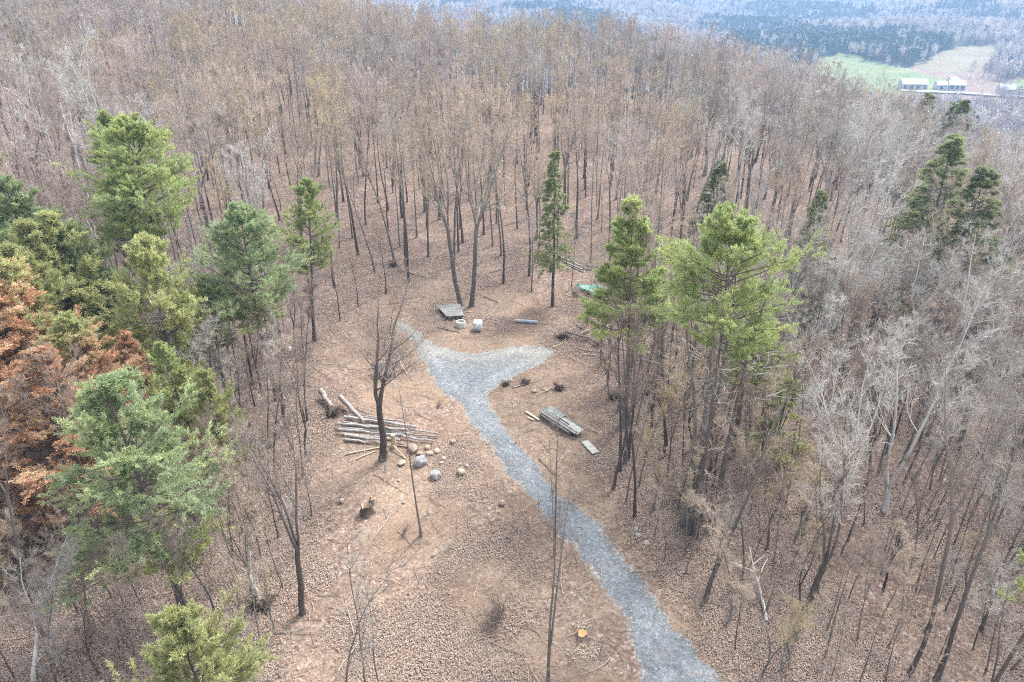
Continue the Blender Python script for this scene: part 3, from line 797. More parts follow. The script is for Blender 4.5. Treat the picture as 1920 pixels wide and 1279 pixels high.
# ------------------------------------------------------------------ the woods
def clear_test(px, py): return in_poly(px, py, CLEAR)
for (x_, y_, w_) in ((1108, 548, 42), (1090, 498, 40), (1130, 635, 50), (845, 585, 40), (515, 655, 30), (985, 605, 30), (1050, 795, 70)):
    q = G(x_, y_); SPECIAL.append((x_, y_, proj(q)[2], w_))
cand = []
rr = random.Random(21)
cell = {}
def far_enough(x, y, d):
    cx, cy = int(x // 4), int(y // 4)
    for i in range(cx - 2, cx + 3):
        for j in range(cy - 2, cy + 3):
            for (a, b) in cell.get((i, j), ()):
                if (a - x) ** 2 + (b - y) ** 2 < d * d: return False
    return True
for (x, y) in GEN_TAKEN: cell.setdefault((int(x // 4), int(y // 4)), []).append((x, y))
tries = 0
while tries < 40000:
    tries += 1
    y = 26 + 420 * rr.random() ** 1.25
    lim = .80 * (y * cp + 37 * sp) + 8
    x = rr.uniform(-lim, lim)
    z = tz(x, y)
    px, py, f = proj((x, y, z))
    if y > 300 and x > -60: continue
    if z < -52: continue
    if clear_test(px, py): continue
    d = 4.3
    dens = .9
    if 480 < px < 1330 and 120 < py < 640: dens, d = (.5, 4.6) if py > 230 else (.75, 4.3)
    elif px < 600 and py > 560: dens, d = 1, 1.9
    elif px > 1080 and py > 600: dens, d = 1, 1.75
    if rr.random() > dens: continue
    if not far_enough(x, y, d): continue
    young = (py > 600 and rr.random() < .86) or rr.random() < .18
    big_ = rr.random() < .07 and not young
    H = (rr.uniform(9, 15) if y < 110 else rr.uniform(11, 19)) if young else rr.uniform(18, 27)
    if y < 45: H = rr.uniform(6, 11.5); young = True
    qx_, qy_, qf_ = proj((x, y, z + 11))
    if (not young or rr.random() < .25) and any(abs(qx_ - a_[0]) < a_[3] and -6 < a_[2] - qf_ < 26 and abs(qy_ - a_[1]) < 190 and rr.random() < (a_[4] if len(a_) > 4 else .8) for a_ in SPECIAL): continue
    cell.setdefault((int(x // 4), int(y // 4)), []).append((x, y))
    cand.append((H / math.hypot(x, y), x, y, z, px, py, H, young, big_))
cand.sort(reverse=True)
young_ = [c for c in cand if c[7]]; old_ = [c for c in cand if not c[7]]
named = young_[:285] + old_[:255]
rest = young_[285:] + old_[255:]
TINT = [('twig_tan', 'tan'), ('twig_grey', 'grey'), ('twig_mauve', 'mauve'), ('twig_olive', 'yellowish'), ('twig_pale', 'pale'), ('twig_brown', 'brown')]
LAND = [('green tarp', 1105, 545), ('plank stack', 845, 585), ('gravel turnaround', 930, 680), ('log pile', 720, 805), ('big dark pine', 1395, 520), ('slender light green pine', 1195, 470),
        ('bushy rounded pine', 270, 340), ('layered blue-green pine', 470, 480), ('broad blue-green pine', 260, 900), ('rust-red pine', 90, 640), ('tall pale poplar', 1770, 800),
        ('fan-shaped birch', 1615, 400), ('hillside hemlock pair', 1810, 330), ('fallen white pole', 1420, 1100), ('uprooted stump', 490, 1130), ('sparse dark hemlock', 1050, 430),
        ('spreading oak', 400, 260), ('left edge white birch', 90, 200), ('silver round-crowned birch', 1430, 350), ('long white barn', 1710, 162), ('young maple', 705, 640), ('shaded dark hemlock', 1500, 560)]
ORD = 'nearest second third fourth fifth sixth seventh eighth ninth tenth eleventh twelfth thirteenth fourteenth fifteenth sixteenth seventeenth eighteenth nineteenth twentieth'.split()
ORD += ['twenty-' + w for w in 'first second third fourth fifth sixth seventh eighth ninth'.split()] + ['thirtieth'] + ['thirty-' + w for w in 'first second third fourth fifth sixth seventh eighth ninth'.split()] + ['fortieth'] + ['forty-' + w for w in 'first second third fourth fifth sixth seventh eighth ninth'.split()]
from mathutils import noise as mn
def tint_at(x, y, px):
    if rr.random() < .25: return rr.choices(range(4), (38, 30, 18, 14))[0]
    v = -.10 + mn.noise(Vector((x * .022, y * .022, 1.7))) + .4 * mn.noise(Vector((x * .07, y * .07, 9))) + rr.gauss(0, .12)
    if px > 1300 or px < 350: v += .24
    if px > 1250 and y > 55 and rr.random() < .35: return 4
    return 3 if v < -.46 else 0 if v < .0 else 1 if v < .34 else 2
cells_ = {}
for c_ in named:
    _, x, y, z, px, py, H, young, big_ = c_
    qx, qy, _f = proj((x, y, z + H * .5))
    best = min(LAND, key=lambda l: math.hypot(qx - l[1], (qy - l[2]) * 1.2))
    dx, dy = qx - best[1], qy - best[2]
    side = ('to its right' if dx > 0 else 'to its left') if abs(dx) > abs(dy) else ('beyond it' if dy < 0 else 'on its near side')
    tint = TINT[5] if (young and rr.random() < (.5 if px < 700 else .25)) else TINT[tint_at(x, y, px)]
    cells_.setdefault((best[0], side, young), []).append((math.hypot(dx, dy), c_, tint))
for (lm, side, yg), rows in cells_.items():
    rows.sort(key=lambda r: r[0])
    for i, (_d, c_, tint) in enumerate(rows):
        _, x, y, z, px, py, H, young, big_ = c_
        what = 'slim bare tree' if young else ('stout tall tree' if big_ else 'tall tree')
        label = '%s with %s twigs, %s from %s, %s' % (what, tint[1], ORD[min(i, 48)], lm, side)
        pr = rr.choice(P_BIG if big_ else (P_POLE + P_POLE + P_FORK + P_FORK + P_SHAG + P_SHAG + P_STEM if young else P_OAK))
        place_tree('young_tree' if young else hw, pr, (x, y, z), label, H=H, bark='bark_pale' if tint[1] == 'pale' and rr.random() < .7 else rr.choice(['bark', 'bark', 'bark_dark', 'bark_lichen']), twig=tint[0], group='young trees of the woods' if young else 'tall bare trees of the woods',
                   tilt=(rad(rr.gauss(0, 2.2)), rad(rr.gauss(0, 2.2))), wide=rr.uniform(.85, 1.15))
# the rest of the wood reads as one mass
protos = []; joined = {}
for pr in P_OAK[:7] + P_BIG[:1]:
    g = Geo()
    for me, off in ((pr[0], 0), (pr[1], 0)):
        vv = np.empty(len(me.vertices) * 3, np.float32); me.vertices.foreach_get('co', vv)
        li = np.empty(len(me.loops), np.int32); me.loops.foreach_get('vertex_index', li)
        mi = np.empty(len(me.polygons), np.int32); me.polygons.foreach_get('material_index', mi)
        li = li.reshape(-1, 4); base = g.n
        g.add(vv.reshape(-1, 3), li[mi == 0], 0)
        if (mi == 1).any():
            g.f.append(li[mi == 1].astype(np.int64) + base); g.m.append(np.ones((mi == 1).sum(), np.int32))
    me = g.mesh('wood', ['bark', 'twig_grey'])
    for tw in ('twig_tan', 'twig_grey', 'twig_mauve', 'twig_olive', 'twig_pale'): protos.append((me, {0: rr.choice(['bark', 'bark_dark']), 1: tw}))
pk = [rr.randrange(8) * 5 + tint_at(c[1], c[2], c[4]) for c in rest]
scatter('forest', [(c[1], c[2], c[3]) for c in rest], [rr.uniform(0, 6.28) for _ in rest], [c[6] / 24 for c in rest], pk, protos,
        label='bare leafless wood receding to the ridge behind the clearing', cat='woods')
print('trees', len(cand))

# underbrush and fallen twigs
pb = [(bush(400 + i, 1.3, 9, 42, 4, .005, ('twig_grey',)), None) for i in range(4)] + [(bush(410 + i, 2.6, 4, 22, 6, .007, ('twig_mauve',)), None) for i in range(3)]
pts, rz, scs, pk = [], [], [], []
while len(pts) < 6500:
    y = 24 + 120 * rr.random() ** 1.2; lim = .80 * (y * cp + 37 * sp) + 4; x = rr.uniform(-lim, lim)
    px, py, f = proj((x, y, tz(x, y)))
    if clear_test(px, py) and rr.random() > .03: continue
    if 640 < px < 1250 and py < 620 and rr.random() > .3: continue
    if in_poly(px, py, ROAD_PX): continue
    pts.append((x, y, tz(x, y))); rz.append(rr.uniform(0, 6.28)); scs.append(rr.uniform(.35, 1.0 if px > 1000 else 1.3)); pk.append(rr.randrange(7))
scatter('undergrowth', pts, rz, scs, pk, pb, label='thin leafless brush covering the floor of the woods', cat='undergrowth')
ps = []
for i in range(6):
    rng = np.random.default_rng(500 + i); g = Geo()
    P = paths([[0, 0, .03]], [[1, 0, .02]], [rng.uniform(.7, 2.2)], 5, 0, .1, rng); P[:, :, 2] = .03 + .02 * np.abs(rng.normal(size=(1, 5))); R = taper([.022], 5, .35); tubes(g, P, R, 4)
    p2, D2, r, t2, i2 = spawn(P, R, 3, .3, .9, 30, 60, rng); D2[:, 2] = np.abs(D2[:, 2]) * .3
    tubes(g, paths(p2, D2, rng.uniform(.2, .7, 3), 3, 0, .1, rng), np.full((3, 3), .009), 3)
    ps.append((g.mesh('stick', [['dead_twig', 'twig_brown', 'twig_tan'][i % 3]]), None))
pts, rz, scs, pk = [], [], [], []
while len(pts) < 6000:
    y = 24 + 95 * rr.random(); lim = .78 * (y * cp + 37 * sp); x = rr.uniform(-lim, lim)
    px, py, f = proj((x, y, tz(x, y)))
    if in_poly(px, py, ROAD_PX): continue
    pts.append((x, y, tz(x, y))); rz.append(rr.uniform(0, 6.28)); scs.append(rr.uniform(.4, 1.3) * (1.6 if rr.random() < .12 else 1)); pk.append(rr.randrange(6))
scatter('fallen_twigs', pts, rz, scs, pk, ps, label='loose sticks and twigs lying in the leaf litter', cat='twigs')

M['leaf_dark'] = plain_mat('leaf_dark', (.12, .085, .068), (.20, .145, .118), 30, bs=0)
M['leaf_mid'] = plain_mat('leaf_mid', (.225, .162, .13), (.345, .262, .215), 30, bs=0)
M['leaf_pale'] = plain_mat('leaf_pale', (.32, .25, .205), (.45, .37, .31), 30, bs=0)
pl = []
for i in range(6):
    rng = np.random.default_rng(560 + i); g = Geo(); K = 330
    c_ = np.column_stack([rng.normal(size=K) * .75, rng.normal(size=K) * .75, .035 + .05 * rng.random(K)])
    a_ = rng.random(K) * 6.283; w_ = rng.uniform(.03, .055, K)[:, None]
    u_ = np.column_stack([np.cos(a_), np.sin(a_), rng.normal(size=K) * .35]); v_ = np.column_stack([-np.sin(a_), np.cos(a_), rng.normal(size=K) * .35])
    q_ = np.stack([c_ - u_ * w_ * 1.3, c_ - v_ * w_ * .7 + [0, 0, .02], c_ + u_ * w_ * 1.3, c_ + v_ * w_ * .7 + [0, 0, .02]], 1)
    ids = np.arange(K * 4).reshape(-1, 4); mm = rng.choice(3, K, p=[.12, .64, .24])
    b0 = g.n; g.add(q_.reshape(-1, 3), ids[mm == 0], 0)
    for k_ in (1, 2): g.f.append(ids[mm == k_] + b0); g.m.append(np.full((mm == k_).sum(), k_, np.int32))
    pl.append((g.mesh('leaves', ['leaf_dark', 'leaf_mid', 'leaf_pale']), None))
pts, rz, scs, pk = [], [], [], []
while len(pts) < 4300:
    y = 24 + 85 * rr.random(); lim = .78 * (y * cp + 37 * sp); x = rr.uniform(-lim, lim)
    px, py, f = proj((x, y, tz(x, y)))
    if np.hypot(ROAD_ARR[::3, 0] - x, ROAD_ARR[::3, 1] - y).min() < 1.25 or in_poly(px, py, ROAD_PX): continue
    if clear_test(px, py) and (rr.random() < .45 or mn.noise(Vector((x * .12, y * .12, 3))) > -.02): continue
    if mn.noise(Vector((x * .09, y * .09, 5))) > .22: continue
    pts.append((x, y, tz(x, y))); rz.append(rr.uniform(0, 6.28)); scs.append(rr.uniform(.8, 1.3)); pk.append(rr.randrange(6))
scatter('fallen_leaves', pts, rz, scs, pk, pl, label='dry fallen leaves lying in drifts on the ground', cat='leaves')

# ------------------------------------------------------------------ things lying in the clearing
M['log_birch'] = plain_mat('log_birch', (.15, .138, .125), (.52, .50, .47), 4, stretch=(1, 1, 1), bs=.6)
M['log_grey'] = plain_mat('log_grey', (.17, .145, .13), (.36, .32, .29), 4)
M['log_brown'] = plain_mat('log_brown', (.12, .09, .075), (.27, .215, .18), 4)
M['wood_cut'] = plain_mat('wood_cut', (.42, .30, .18), (.62, .48, .31), 8)
M['wood_fresh'] = plain_mat('wood_fresh', (.48, .21, .09), (.60, .34, .15), 5)
M['wood_pale'] = plain_mat('wood_pale', (.34, .27, .20), (.55, .46, .35), 5)
M['plank_grey'] = plain_mat('plank_grey', (.13, .13, .122), (.29, .29, .275), 3, stretch=(.6, 5, 5))
M['plank_dark'] = plain_mat('plank_dark', (.07, .062, .056), (.17, .155, .14), 3, stretch=(.6, 5, 5))
M['plank_white'] = plain_mat('plank_white', (.27, .28, .25), (.42, .43, .39), 2)
M['sheet_metal'] = plain_mat('sheet_metal', (.10, .11, .10), (.21, .225, .21), 1.2, rough=.55, spec=.5)
M['concrete'] = plain_mat('concrete', (.36, .37, .34), (.53, .54, .50), 3)
M['tank_white'] = plain_mat('tank_white', (.80, .81, .82), (.88, .89, .89), 1.5, rough=.5, spec=.4, bs=0)
M['tank_grey'] = plain_mat('tank_grey', (.45, .46, .49), (.66, .67, .69), 1.5, rough=.5, spec=.4, bs=0)
M['galv'] = plain_mat('galv', (.58, .60, .62), (.72, .73, .75), 6, rough=.45, spec=.5, metallic=.3, bs=0)
M['black_plastic'] = plain_mat('black_plastic', (.03, .03, .03), (.06, .06, .06), 4, rough=.5)
M['pipe_grey'] = plain_mat('pipe_grey', (.27, .30, .33), (.42, .45, .48), 3, rough=.5, spec=.4)
M['tarp_green'] = plain_mat('tarp_green', (.035, .10, .075), (.13, .30, .235), 1.6, rough=.5, spec=.4)
M['root_dark'] = plain_mat('root_dark', (.05, .036, .028), (.14, .10, .08), 5, bs=.8)
M['rock_pink'] = plain_mat('rock_pink', (.20, .14, .12), (.40, .30, .27), 2.5, bs=.6)
M['rock_grey'] = plain_mat('rock_grey', (.16, .165, .165), (.42, .43, .43), 2.0, bs=.6)
M['rock_tan'] = plain_mat('rock_tan', (.22, .17, .125), (.46, .385, .30), 3, bs=.6)
M['hole'] = plain_mat('hole', (.02, .015, .012), (.05, .038, .03), 4)

def box(g, c, ax, ay, az, hx, hy, hz, mat=0):
    c = np.array(c, float); ax, ay, az = (np.array(a, float) for a in (ax, ay, az))
    v = [c + sx * hx * ax + sy * hy * ay + sz * hz * az for sx in (-1, 1) for sy in (-1, 1) for sz in (-1, 1)]
    g.add(v, [[0, 1, 3, 2], [4, 6, 7, 5], [0, 4, 5, 1], [2, 3, 7, 6], [0, 2, 6, 4], [1, 5, 7, 3]], mat)

EX, EY, EZ = (1, 0, 0), (0, 1, 0), (0, 0, 1)

def log_thing(name, p, q, r, label, mat, cat='log', group=None, z=(0, 0), seed=0, cut='wood_cut', bend=.02, tap=.75):
    p = Vector(p); q = Vector(q); p.z += r + z[0]; q.z += r * tap + z[1]
    rng = np.random.default_rng(seed + int(abs(p.x * 37) + abs(q.y * 13)))
    d = q - p; L = d.length; n = max(4, int(L / .8) + 2)
    loc = p.lerp(q, .5); loc.z = min(p.z, q.z) - r
    t = np.linspace(0, 1, n)[:, None]
    P = np.array(p)[None] + np.array(d)[None] * t + rng.normal(size=(n, 3)) * bend * np.sin(t * 3.14) * np.array([1, 1, .4])
    P = (P - np.array(loc))[None]
    R = (r * (1 - (1 - tap) * t[:, 0]) * rng.uniform(.94, 1.06, n))[None]
    g = Geo(); tubes(g, P, R, 9, 0, cap=1)
    o = link(name, g.mesh(name, [mat, cut])); o.location = loc
    return tag(o, label, cat, group)

LOGS = [((672, 772), (706, 787), .09, 'log_brown', .25), ((672, 783), (760, 800), .11, 'log_grey', .35), ((690, 788), (768, 803), .10, 'log_grey', .12),
        ((652, 788), (738, 794), .14, 'log_grey', .30), ((651, 793), (776, 812), .19, 'log_birch', .42), ((640, 797), (770, 813), .15, 'log_birch', .12),
        ((630, 802), (760, 817), .15, 'log_birch', .40), ((634, 806), (772, 820), .16, 'log_birch', .05), ((632, 812), (752, 824), .15, 'log_birch', .33),
        ((640, 816), (745, 827), .14, 'log_birch', .0), ((648, 822), (728, 831), .15, 'log_birch', .22), ((645, 828), (716, 834), .13, 'log_birch', .0),
        ((757, 810), (822, 816), .12, 'log_birch', .15), ((752, 824), (818, 831), .14, 'log_birch', .05), ((765, 817), (828, 822), .09, 'log_grey', .0),
        ((742, 834), (770, 838), .16, 'log_brown', .0)]
names = ['short brown pole at the far edge of the log pile', 'long grey pole along the far edge of the log pile', 'grey pole just inside the far edge of the log pile', 'grey-barked log lying across the far half of the log pile',
         'thickest pale birch log, on top in the middle of the log pile', 'pale birch log wedged under the thickest one', 'birch log on top whose end juts out furthest left', 'low birch log beneath the one jutting left',
         'upper birch log on the near half of the log pile', 'lower birch log on the near half of the log pile', 'birch log resting upon the nearest log of the pile', 'nearest birch log at the bottom edge of the log pile',
         'birch log whose end juts out at the far right of the pile', 'birch log on the right by the small tan stones', 'thin grey pole at the right tip of the log pile', 'thick dark brown log end beside the big pinkish rock']
for i, ((p, q, r, mt, z), nm) in enumerate(zip(LOGS, names)):
    log_thing('log', G(p[0] + rnd.uniform(-5, 5), p[1] + rnd.uniform(-1.5, 1.5)), G(q[0] + rnd.uniform(-8, 6), q[1] + rnd.uniform(-2, 2)), r * .84, nm, mt, group='logs of the log pile', z=(z + rnd.uniform(0, .12), z + rnd.uniform(0, .12)), seed=i, bend=.07)
log_thing('dead_log', G(603, 746), G(622, 768), .30, 'short broken pinkish-grey trunk behind the log pile, upper one', 'log_grey', z=(.55, .1), bend=.06)
log_thing('dead_log', G(640, 758), G(683, 801), .27, 'leaning pinkish-grey dead trunk lying over the left end of the log pile', 'log_grey', z=(.6, .45), bend=.08)
log_thing('fallen_pole', G(648, 853), G(712, 840), .08, 'thin tan pole on the ground before the log pile', 'wood_pale')
log_thing('fallen_pole', G(738, 842), G(760, 861), .07, 'short tan pole pointing from the tall stump to the boulders', 'wood_pale', z=(.3, 0))
log_thing('fallen_pole', G(668, 862), G(706, 846), .06, 'thinner tan pole crossing beside the maple foot', 'wood_pale')

def stump(name, px, py, r, h, label, bark, cut, seed, flare=1.35, jag=0.0, lob=.08, hollow=False):
    rng = np.random.default_rng(seed); n = 18; p = G(px, py); g = Geo()
    a = np.arange(n) * 2 * np.pi / n; ph_ = rng.random(4) * 6
    lobes = 1 + lob * (np.sin(a * 3 + ph_[0]) + .7 * np.sin(a * 5 + ph_[1]))
    rows = []
    for k, (zz, f) in enumerate(((-.1, flare * 1.15), (.12 * h, flare), (.4 * h, 1.1), (.75 * h, 1.0), (h, .97))):
        z = np.full(n, zz)
        if k == 4: z = z + jag * rng.uniform(-.6, 1, n)
        lf = 1 + (lobes - 1) * (2.2 if k < 2 else 1)
        rows.append(np.stack([np.cos(a) * r * f * lf, np.sin(a) * r * f * lf, z], 1))
    v = np.concatenate(rows); f = [[k * n + i, k * n + (i + 1) % n, (k + 1) * n + (i + 1) % n, (k + 1) * n + i] for k in range(4) for i in range(n)]
    g.add(v, f, 0)
    root = empty(name, p, label, 'stump')
    link('bark', g.mesh('bark', [bark]), root)
    g2 = Geo(); top = rows[-1]; inn = top * [.55, .55, 1] + [0, 0, -.02]
    if hollow: inn[:, 2] = h * .45
    g2.add(np.vstack([top, inn]), [[i, (i + 1) % n, n + (i + 1) % n, n + i] for i in range(n)], 0)
    c = inn.mean(0); g2.add(np.vstack([inn, c]), [[i, (i + 1) % n, n] for i in range(n)], 1)
    link('cut_face', g2.mesh('cut_face', [cut, 'hole' if hollow else 'wood_fresh' if cut == 'wood_fresh' else cut], smooth=False), root)
    return root
stump('tree_stump', 739, 838, .20, 1.35, 'tall slim yellowish stump standing at the middle of the log pile', 'wood_pale', 'wood_cut', 1, flare=1.15)
stump('tree_stump', 1091, 1195, .30, .38, 'freshly cut stump with orange top beside the driveway', 'log_brown', 'wood_fresh', 2, lob=.10)
s_ = stump('tree_stump', 688, 962, .42, .75, 'dark hollow broken stump in the sandy clearing below the log pile', 'root_dark', 'wood_pale', 3, jag=.35, hollow=True)
s2 = stump('tree_stump', 694, 949, .24, .9, 'splintered upright stump just behind the hollow stump', 'log_grey', 'wood_cut', 5, jag=.3); s2.rotation_euler = (.1, .35, 0)
stump('tree_stump', 722, 852, .34, .45, 'low ragged stump between the maple foot and the tall slim stump', 'log_brown', 'wood_pale', 8, jag=.2)

def rock(px, py, w, label, mat, seed, squash=.7, bury=.18, cat='rock', name='rock'):
    from mathutils import noise as mn
    import bmesh
    p = G(px, py); bm = bmesh.new(); bmesh.ops.create_icosphere(bm, subdivisions=3, radius=1)
    rs = random.Random(seed); off = Vector((rs.uniform(0, 50), rs.uniform(0, 50), rs.uniform(0, 50)))
    sx, sy = rs.uniform(.88, 1.12), rs.uniform(.75, 1.0)
    planes = [(Vector((rs.gauss(0, 1), rs.gauss(0, 1), rs.gauss(0, .8))).normalized(), rs.uniform(.72, .92)) for _ in range(9)]
    for v in bm.verts:
        c = v.co.copy()
        for nn, dd in planes:
            k = c.dot(nn)
            if k > dd: c -= nn * (k - dd) * .9
        c *= 1 + .16 * mn.noise(c * 1.3 + off) + .06 * mn.noise(c * 4 + off)
        v.co = Vector((c.x * sx, c.y * sy, c.z * squash))
    me = bpy.data.meshes.new(name); bm.to_mesh(me); bm.free(); me.materials.append(M[mat])
    for pl in me.polygons: pl.use_smooth = True
    o = link(name, me); r = w / 2
    o.scale = (r, r, r); o.location = p + Vector((0, 0, r * squash * (1 - 2 * bury))); o.rotation_euler = (0, 0, rs.uniform(0, 6))
    return tag(o, label, cat)
for i, a_ in enumerate(((774, 845, 1.15, 'large pinkish boulder against the right end of the log pile', 'rock_pink', .62), (789, 871, 1.35, 'biggest grey boulder with white top below the log pile', 'rock_grey', .8),
    (816, 895, 1.05, 'round grey boulder lying nearest the sandy clearing', 'rock_grey', .8), (787, 853, .65, 'small pinkish rock wedged above the biggest grey boulder', 'rock_pink', .7),
    (801, 841, .55, 'tan stone, uppermost of the stones right of the pinkish boulder', 'rock_tan', .7), (806, 852, .70, 'flat tan stone right of the small pinkish rock', 'rock_tan', .55),
    (819, 848, .65, 'tan stone at the end of the stone cluster', 'rock_tan', .7), (832, 861, .5, 'pale stone out on its own toward the driveway', 'rock_tan', .6), (827, 869, .5, 'low pale stone beside the lone one toward the driveway', 'rock_tan', .5),
    (864, 889, .85, 'blocky tan rock nearest the driveway edge', 'rock_tan', .8), (875, 875, .36, 'small dark-sided stone above the blocky tan rock', 'rock_grey', .7), (753, 870, .75, 'cracked tan rock between the maple foot and the grey boulder', 'rock_tan', .55),
    (849, 830, .62, 'salmon-coloured rock standing alone above the stone cluster', 'rock_pink', .65), (941, 946, .62, 'lone pinkish-white rock close by the driveway', 'rock_pink', .8), (641, 942, .55, 'pale tan rock left of the hollow stump', 'rock_tan', .8),
    (748, 902, .32, 'tiny pale stone below the maple foot', 'rock_tan', .6), (813, 1042, .34, 'tiny white stone in the sandy clearing beside the thin pole', 'rock_tan', .7), (757, 943, .3, 'tiny tan stone right of the hollow stump', 'rock_tan', .6),
    (1192, 995, .42, 'upper white rock at the foot of the lone thin dark tree', 'rock_grey', .9), (1196, 1006, .5, 'middle white rock at the foot of the lone thin dark tree', 'rock_grey', .8), (1212, 1020, .55, 'flat greyish rock, lowest by the lone thin dark tree', 'rock_tan', .6),
    (1002, 735, .55, 'tan rock by the brush right of the driveway fork', 'rock_tan', .6), (1022, 732, .5, 'pale rock next to the brush beyond the driveway fork', 'rock_tan', .6))):
    rock(a_[0], a_[1], a_[2], a_[3], a_[4], 30 + i, a_[5], cat='boulder' if a_[2] > 1 else 'rock', name='boulder' if a_[2] > 1 else 'rock')

# white caged water tank
def tote(p, label, tank='tank_white', rz=0.0, z=0.0, cat='tank', name='water_tank'):
    root = empty(name, Vector(p) + Vector((0, 0, z)), label, cat, rot=(0, 0, rz))
    g = Geo()
    for s in (-.42, 0, .42): box(g, (s, 0, .05), EX, EY, EZ, .06, .5, .05); box(g, (0, s, .125), EX, EY, EZ, .6, .07, .024)
    link('pallet', g.mesh('pallet', ['plank_grey'], smooth=False), root)
    import bmesh
    bm = bmesh.new(); bmesh.ops.create_cube(bm, size=1)
    for v in bm.verts: v.co = Vector((v.co.x * 1.12, v.co.y * .92, v.co.z * .98 + .65))
    bmesh.ops.bevel(bm, geom=bm.edges[:], offset=.09, segments=3, affect='EDGES')
    me = bpy.data.meshes.new('tank'); bm.to_mesh(me); bm.free(); me.materials.append(M[tank])
    for pl in me.polygons: pl.use_smooth = True
    body = link('tank', me, root)
    g = Geo(); tubes(g, [[[0, 0, 1.13], [0, 0, 1.19]]], [[.11, .11]], 14, cap=True)
    link('cap', g.mesh('cap', ['black_plastic']), root)
    g = Geo(); r = .016
    for k in range(6):
        zz = .18 + k * .185
        L = [[-.59, -.49, zz], [.59, -.49, zz], [.59, .49, zz], [-.59, .49, zz]]
        for i in range(4): tubes(g, [[L[i], L[(i + 1) % 4]]], [[r, r]], 5)
    for k in range(7):
        t = -.59 + k * 1.18 / 6
        for yy in (-.49, .49): tubes(g, [[[t, yy, .16], [t, yy, 1.12]]], [[r, r]], 5)
        t = -.49 + k * .98 / 6
        for xx in (-.59, .59): tubes(g, [[[xx, t, .16], [xx, t, 1.12]]], [[r, r]], 5)
    for xx in (-.2, .2): tubes(g, [[[xx, -.49, 1.14], [xx, .49, 1.14]]], [[.02, .02]], 5)
    link('cage', g.mesh('cage', ['galv']), root)
    return root
tote(G(896, 618), 'bright white caged water tank on a pallet beside the concrete ring', rz=1.45)
pt = G(508, 677)
tote(pt, 'pale grey caged tank under the layered blue-green pine, lower of the two stacked', 'tank_grey', .2)
tote(pt, 'pale grey caged tank stacked on top of the other behind the blue-green pine', 'tank_grey', .25, z=1.20)
tote(G(539, 668), 'lone whitish tank right of the two stacked pale tanks', 'tank_grey', -.3)

# concrete ring
p = G(864, 612); g = Geo(); n = 28; a = np.arange(n) * 2 * np.pi / n
prof = [(.60, -.1), (.60, .66), (.57, .70), (.47, .70), (.45, .66), (.45, .05)]
v = np.concatenate([np.stack([np.cos(a) * r, np.sin(a) * r, np.full(n, z)], 1) for r, z in prof])
f = [[k * n + i, k * n + (i + 1) % n, (k + 1) * n + (i + 1) % n, (k + 1) * n + i] for k in range(5) for i in range(n)]
g.add(v, f)
root = empty('well_ring', p, 'round concrete well ring between the plank stack and the white tank', 'well ring')
link('wall', g.mesh('wall', ['concrete']), root)
g = Geo(); g.add(np.vstack([np.stack([np.cos(a) * .45, np.sin(a) * .45, np.full(n, .42)], 1), [[0, 0, .42]]]), [[i, (i + 1) % n, n] for i in range(n)])
link('fill', g.mesh('fill', ['wood_pale']), root)

# culvert pipe
def pipe(p, q, r, label):
    p = Vector(p); q = Vector(q); mid_ = p.lerp(q, .5); g = Geo()
    A = np.array(p - mid_) + [0, 0, r]; B = np.array(q - mid_) + [0, 0, r]
    nseg = 22; t = np.linspace(0, 1, nseg)[:, None]; P = A + (B - A) * t
    R = r * (1 + .05 * np.cos(np.arange(nseg) * np.pi))
    tubes(g, P[None], R[None], 16); tubes(g, P[None][:, ::-1], (R * .86)[None], 16)
    o = link('culvert_pipe', g.mesh('culvert_pipe', ['pipe_grey'])); o.location = mid_
    return tag(o, label, 'pipe')
pipe(G(967, 604), G(1009, 607), .21, 'short grey culvert pipe lying on the leaves right of the white tank')
log_thing('fallen_branch', G(905, 556), G(934, 567), .06, 'short broken branch on the slope above the white tank', 'log_brown')
log_thing('fallen_branch', G(868, 587), G(886, 585), .06, 'pale stick next to the plank stack', 'wood_pale')
log_thing('fallen_branch', G(822, 615), G(862, 624), .07, 'dark pole lying in front of the concrete ring', 'log_brown')
log_thing('standing_pole', G(967, 560), G(967, 556), .03, 'thin pale stick stuck upright in the bank', 'wood_pale', cat='stick', z=(0, 1.4))

def plank(p, q, w, th, z, label, mat, group=None, side=None):
    """p, q ground points of the two ends of its centre line; z height of its underside at each end"""
    p = Vector(p); q = Vector(q); z = z if isinstance(z, tuple) else (z, z)
    p.z += z[0] + th / 2; q.z += z[1] + th / 2
    d = (q - p); L = d.length; d.normalize(); s = d.cross(Vector((0, 0, 1))).normalized(); u = s.cross(d)
    c = p.lerp(q, .5); g = Geo(); box(g, (0, 0, 0), d, s, u, L / 2, w / 2, th / 2)
    o = link('plank', g.mesh('plank', [mat], smooth=False)); o.location = c
    return tag(o, label, 'plank', group)
# stack beside the twin hardwoods
A0, B0, A1, B1 = G(821, 580), G(840, 601), G(861, 577), G(868, 599)
for i in range(9):
    t = i / 8
    plank(A0.lerp(A1, t), B0.lerp(B1, t), .30, .06, (.50 + rnd.uniform(-.02, .05) + .02 * (i % 2), .50 + rnd.uniform(-.02, .05) + .02 * (i % 2)),
          ['leftmost', 'second', 'third', 'fourth', 'middle', 'sixth', 'seventh', 'eighth', 'rightmost'][i] + ' grey plank from the left on top of the stack by the twin hardwoods', 'plank_grey', 'planks of the stack by the twin hardwoods')
for i in range(4):
    t = (i + .5) / 4
    plank(A0.lerp(A1, t), B0.lerp(B1, t), .42, .34, .1, ['dark beam at the left', 'dark beam left of centre', 'dark beam right of centre', 'dark beam at the right'][i] + ' underneath the grey planks by the twin hardwoods', 'plank_dark', 'beams under the stack')
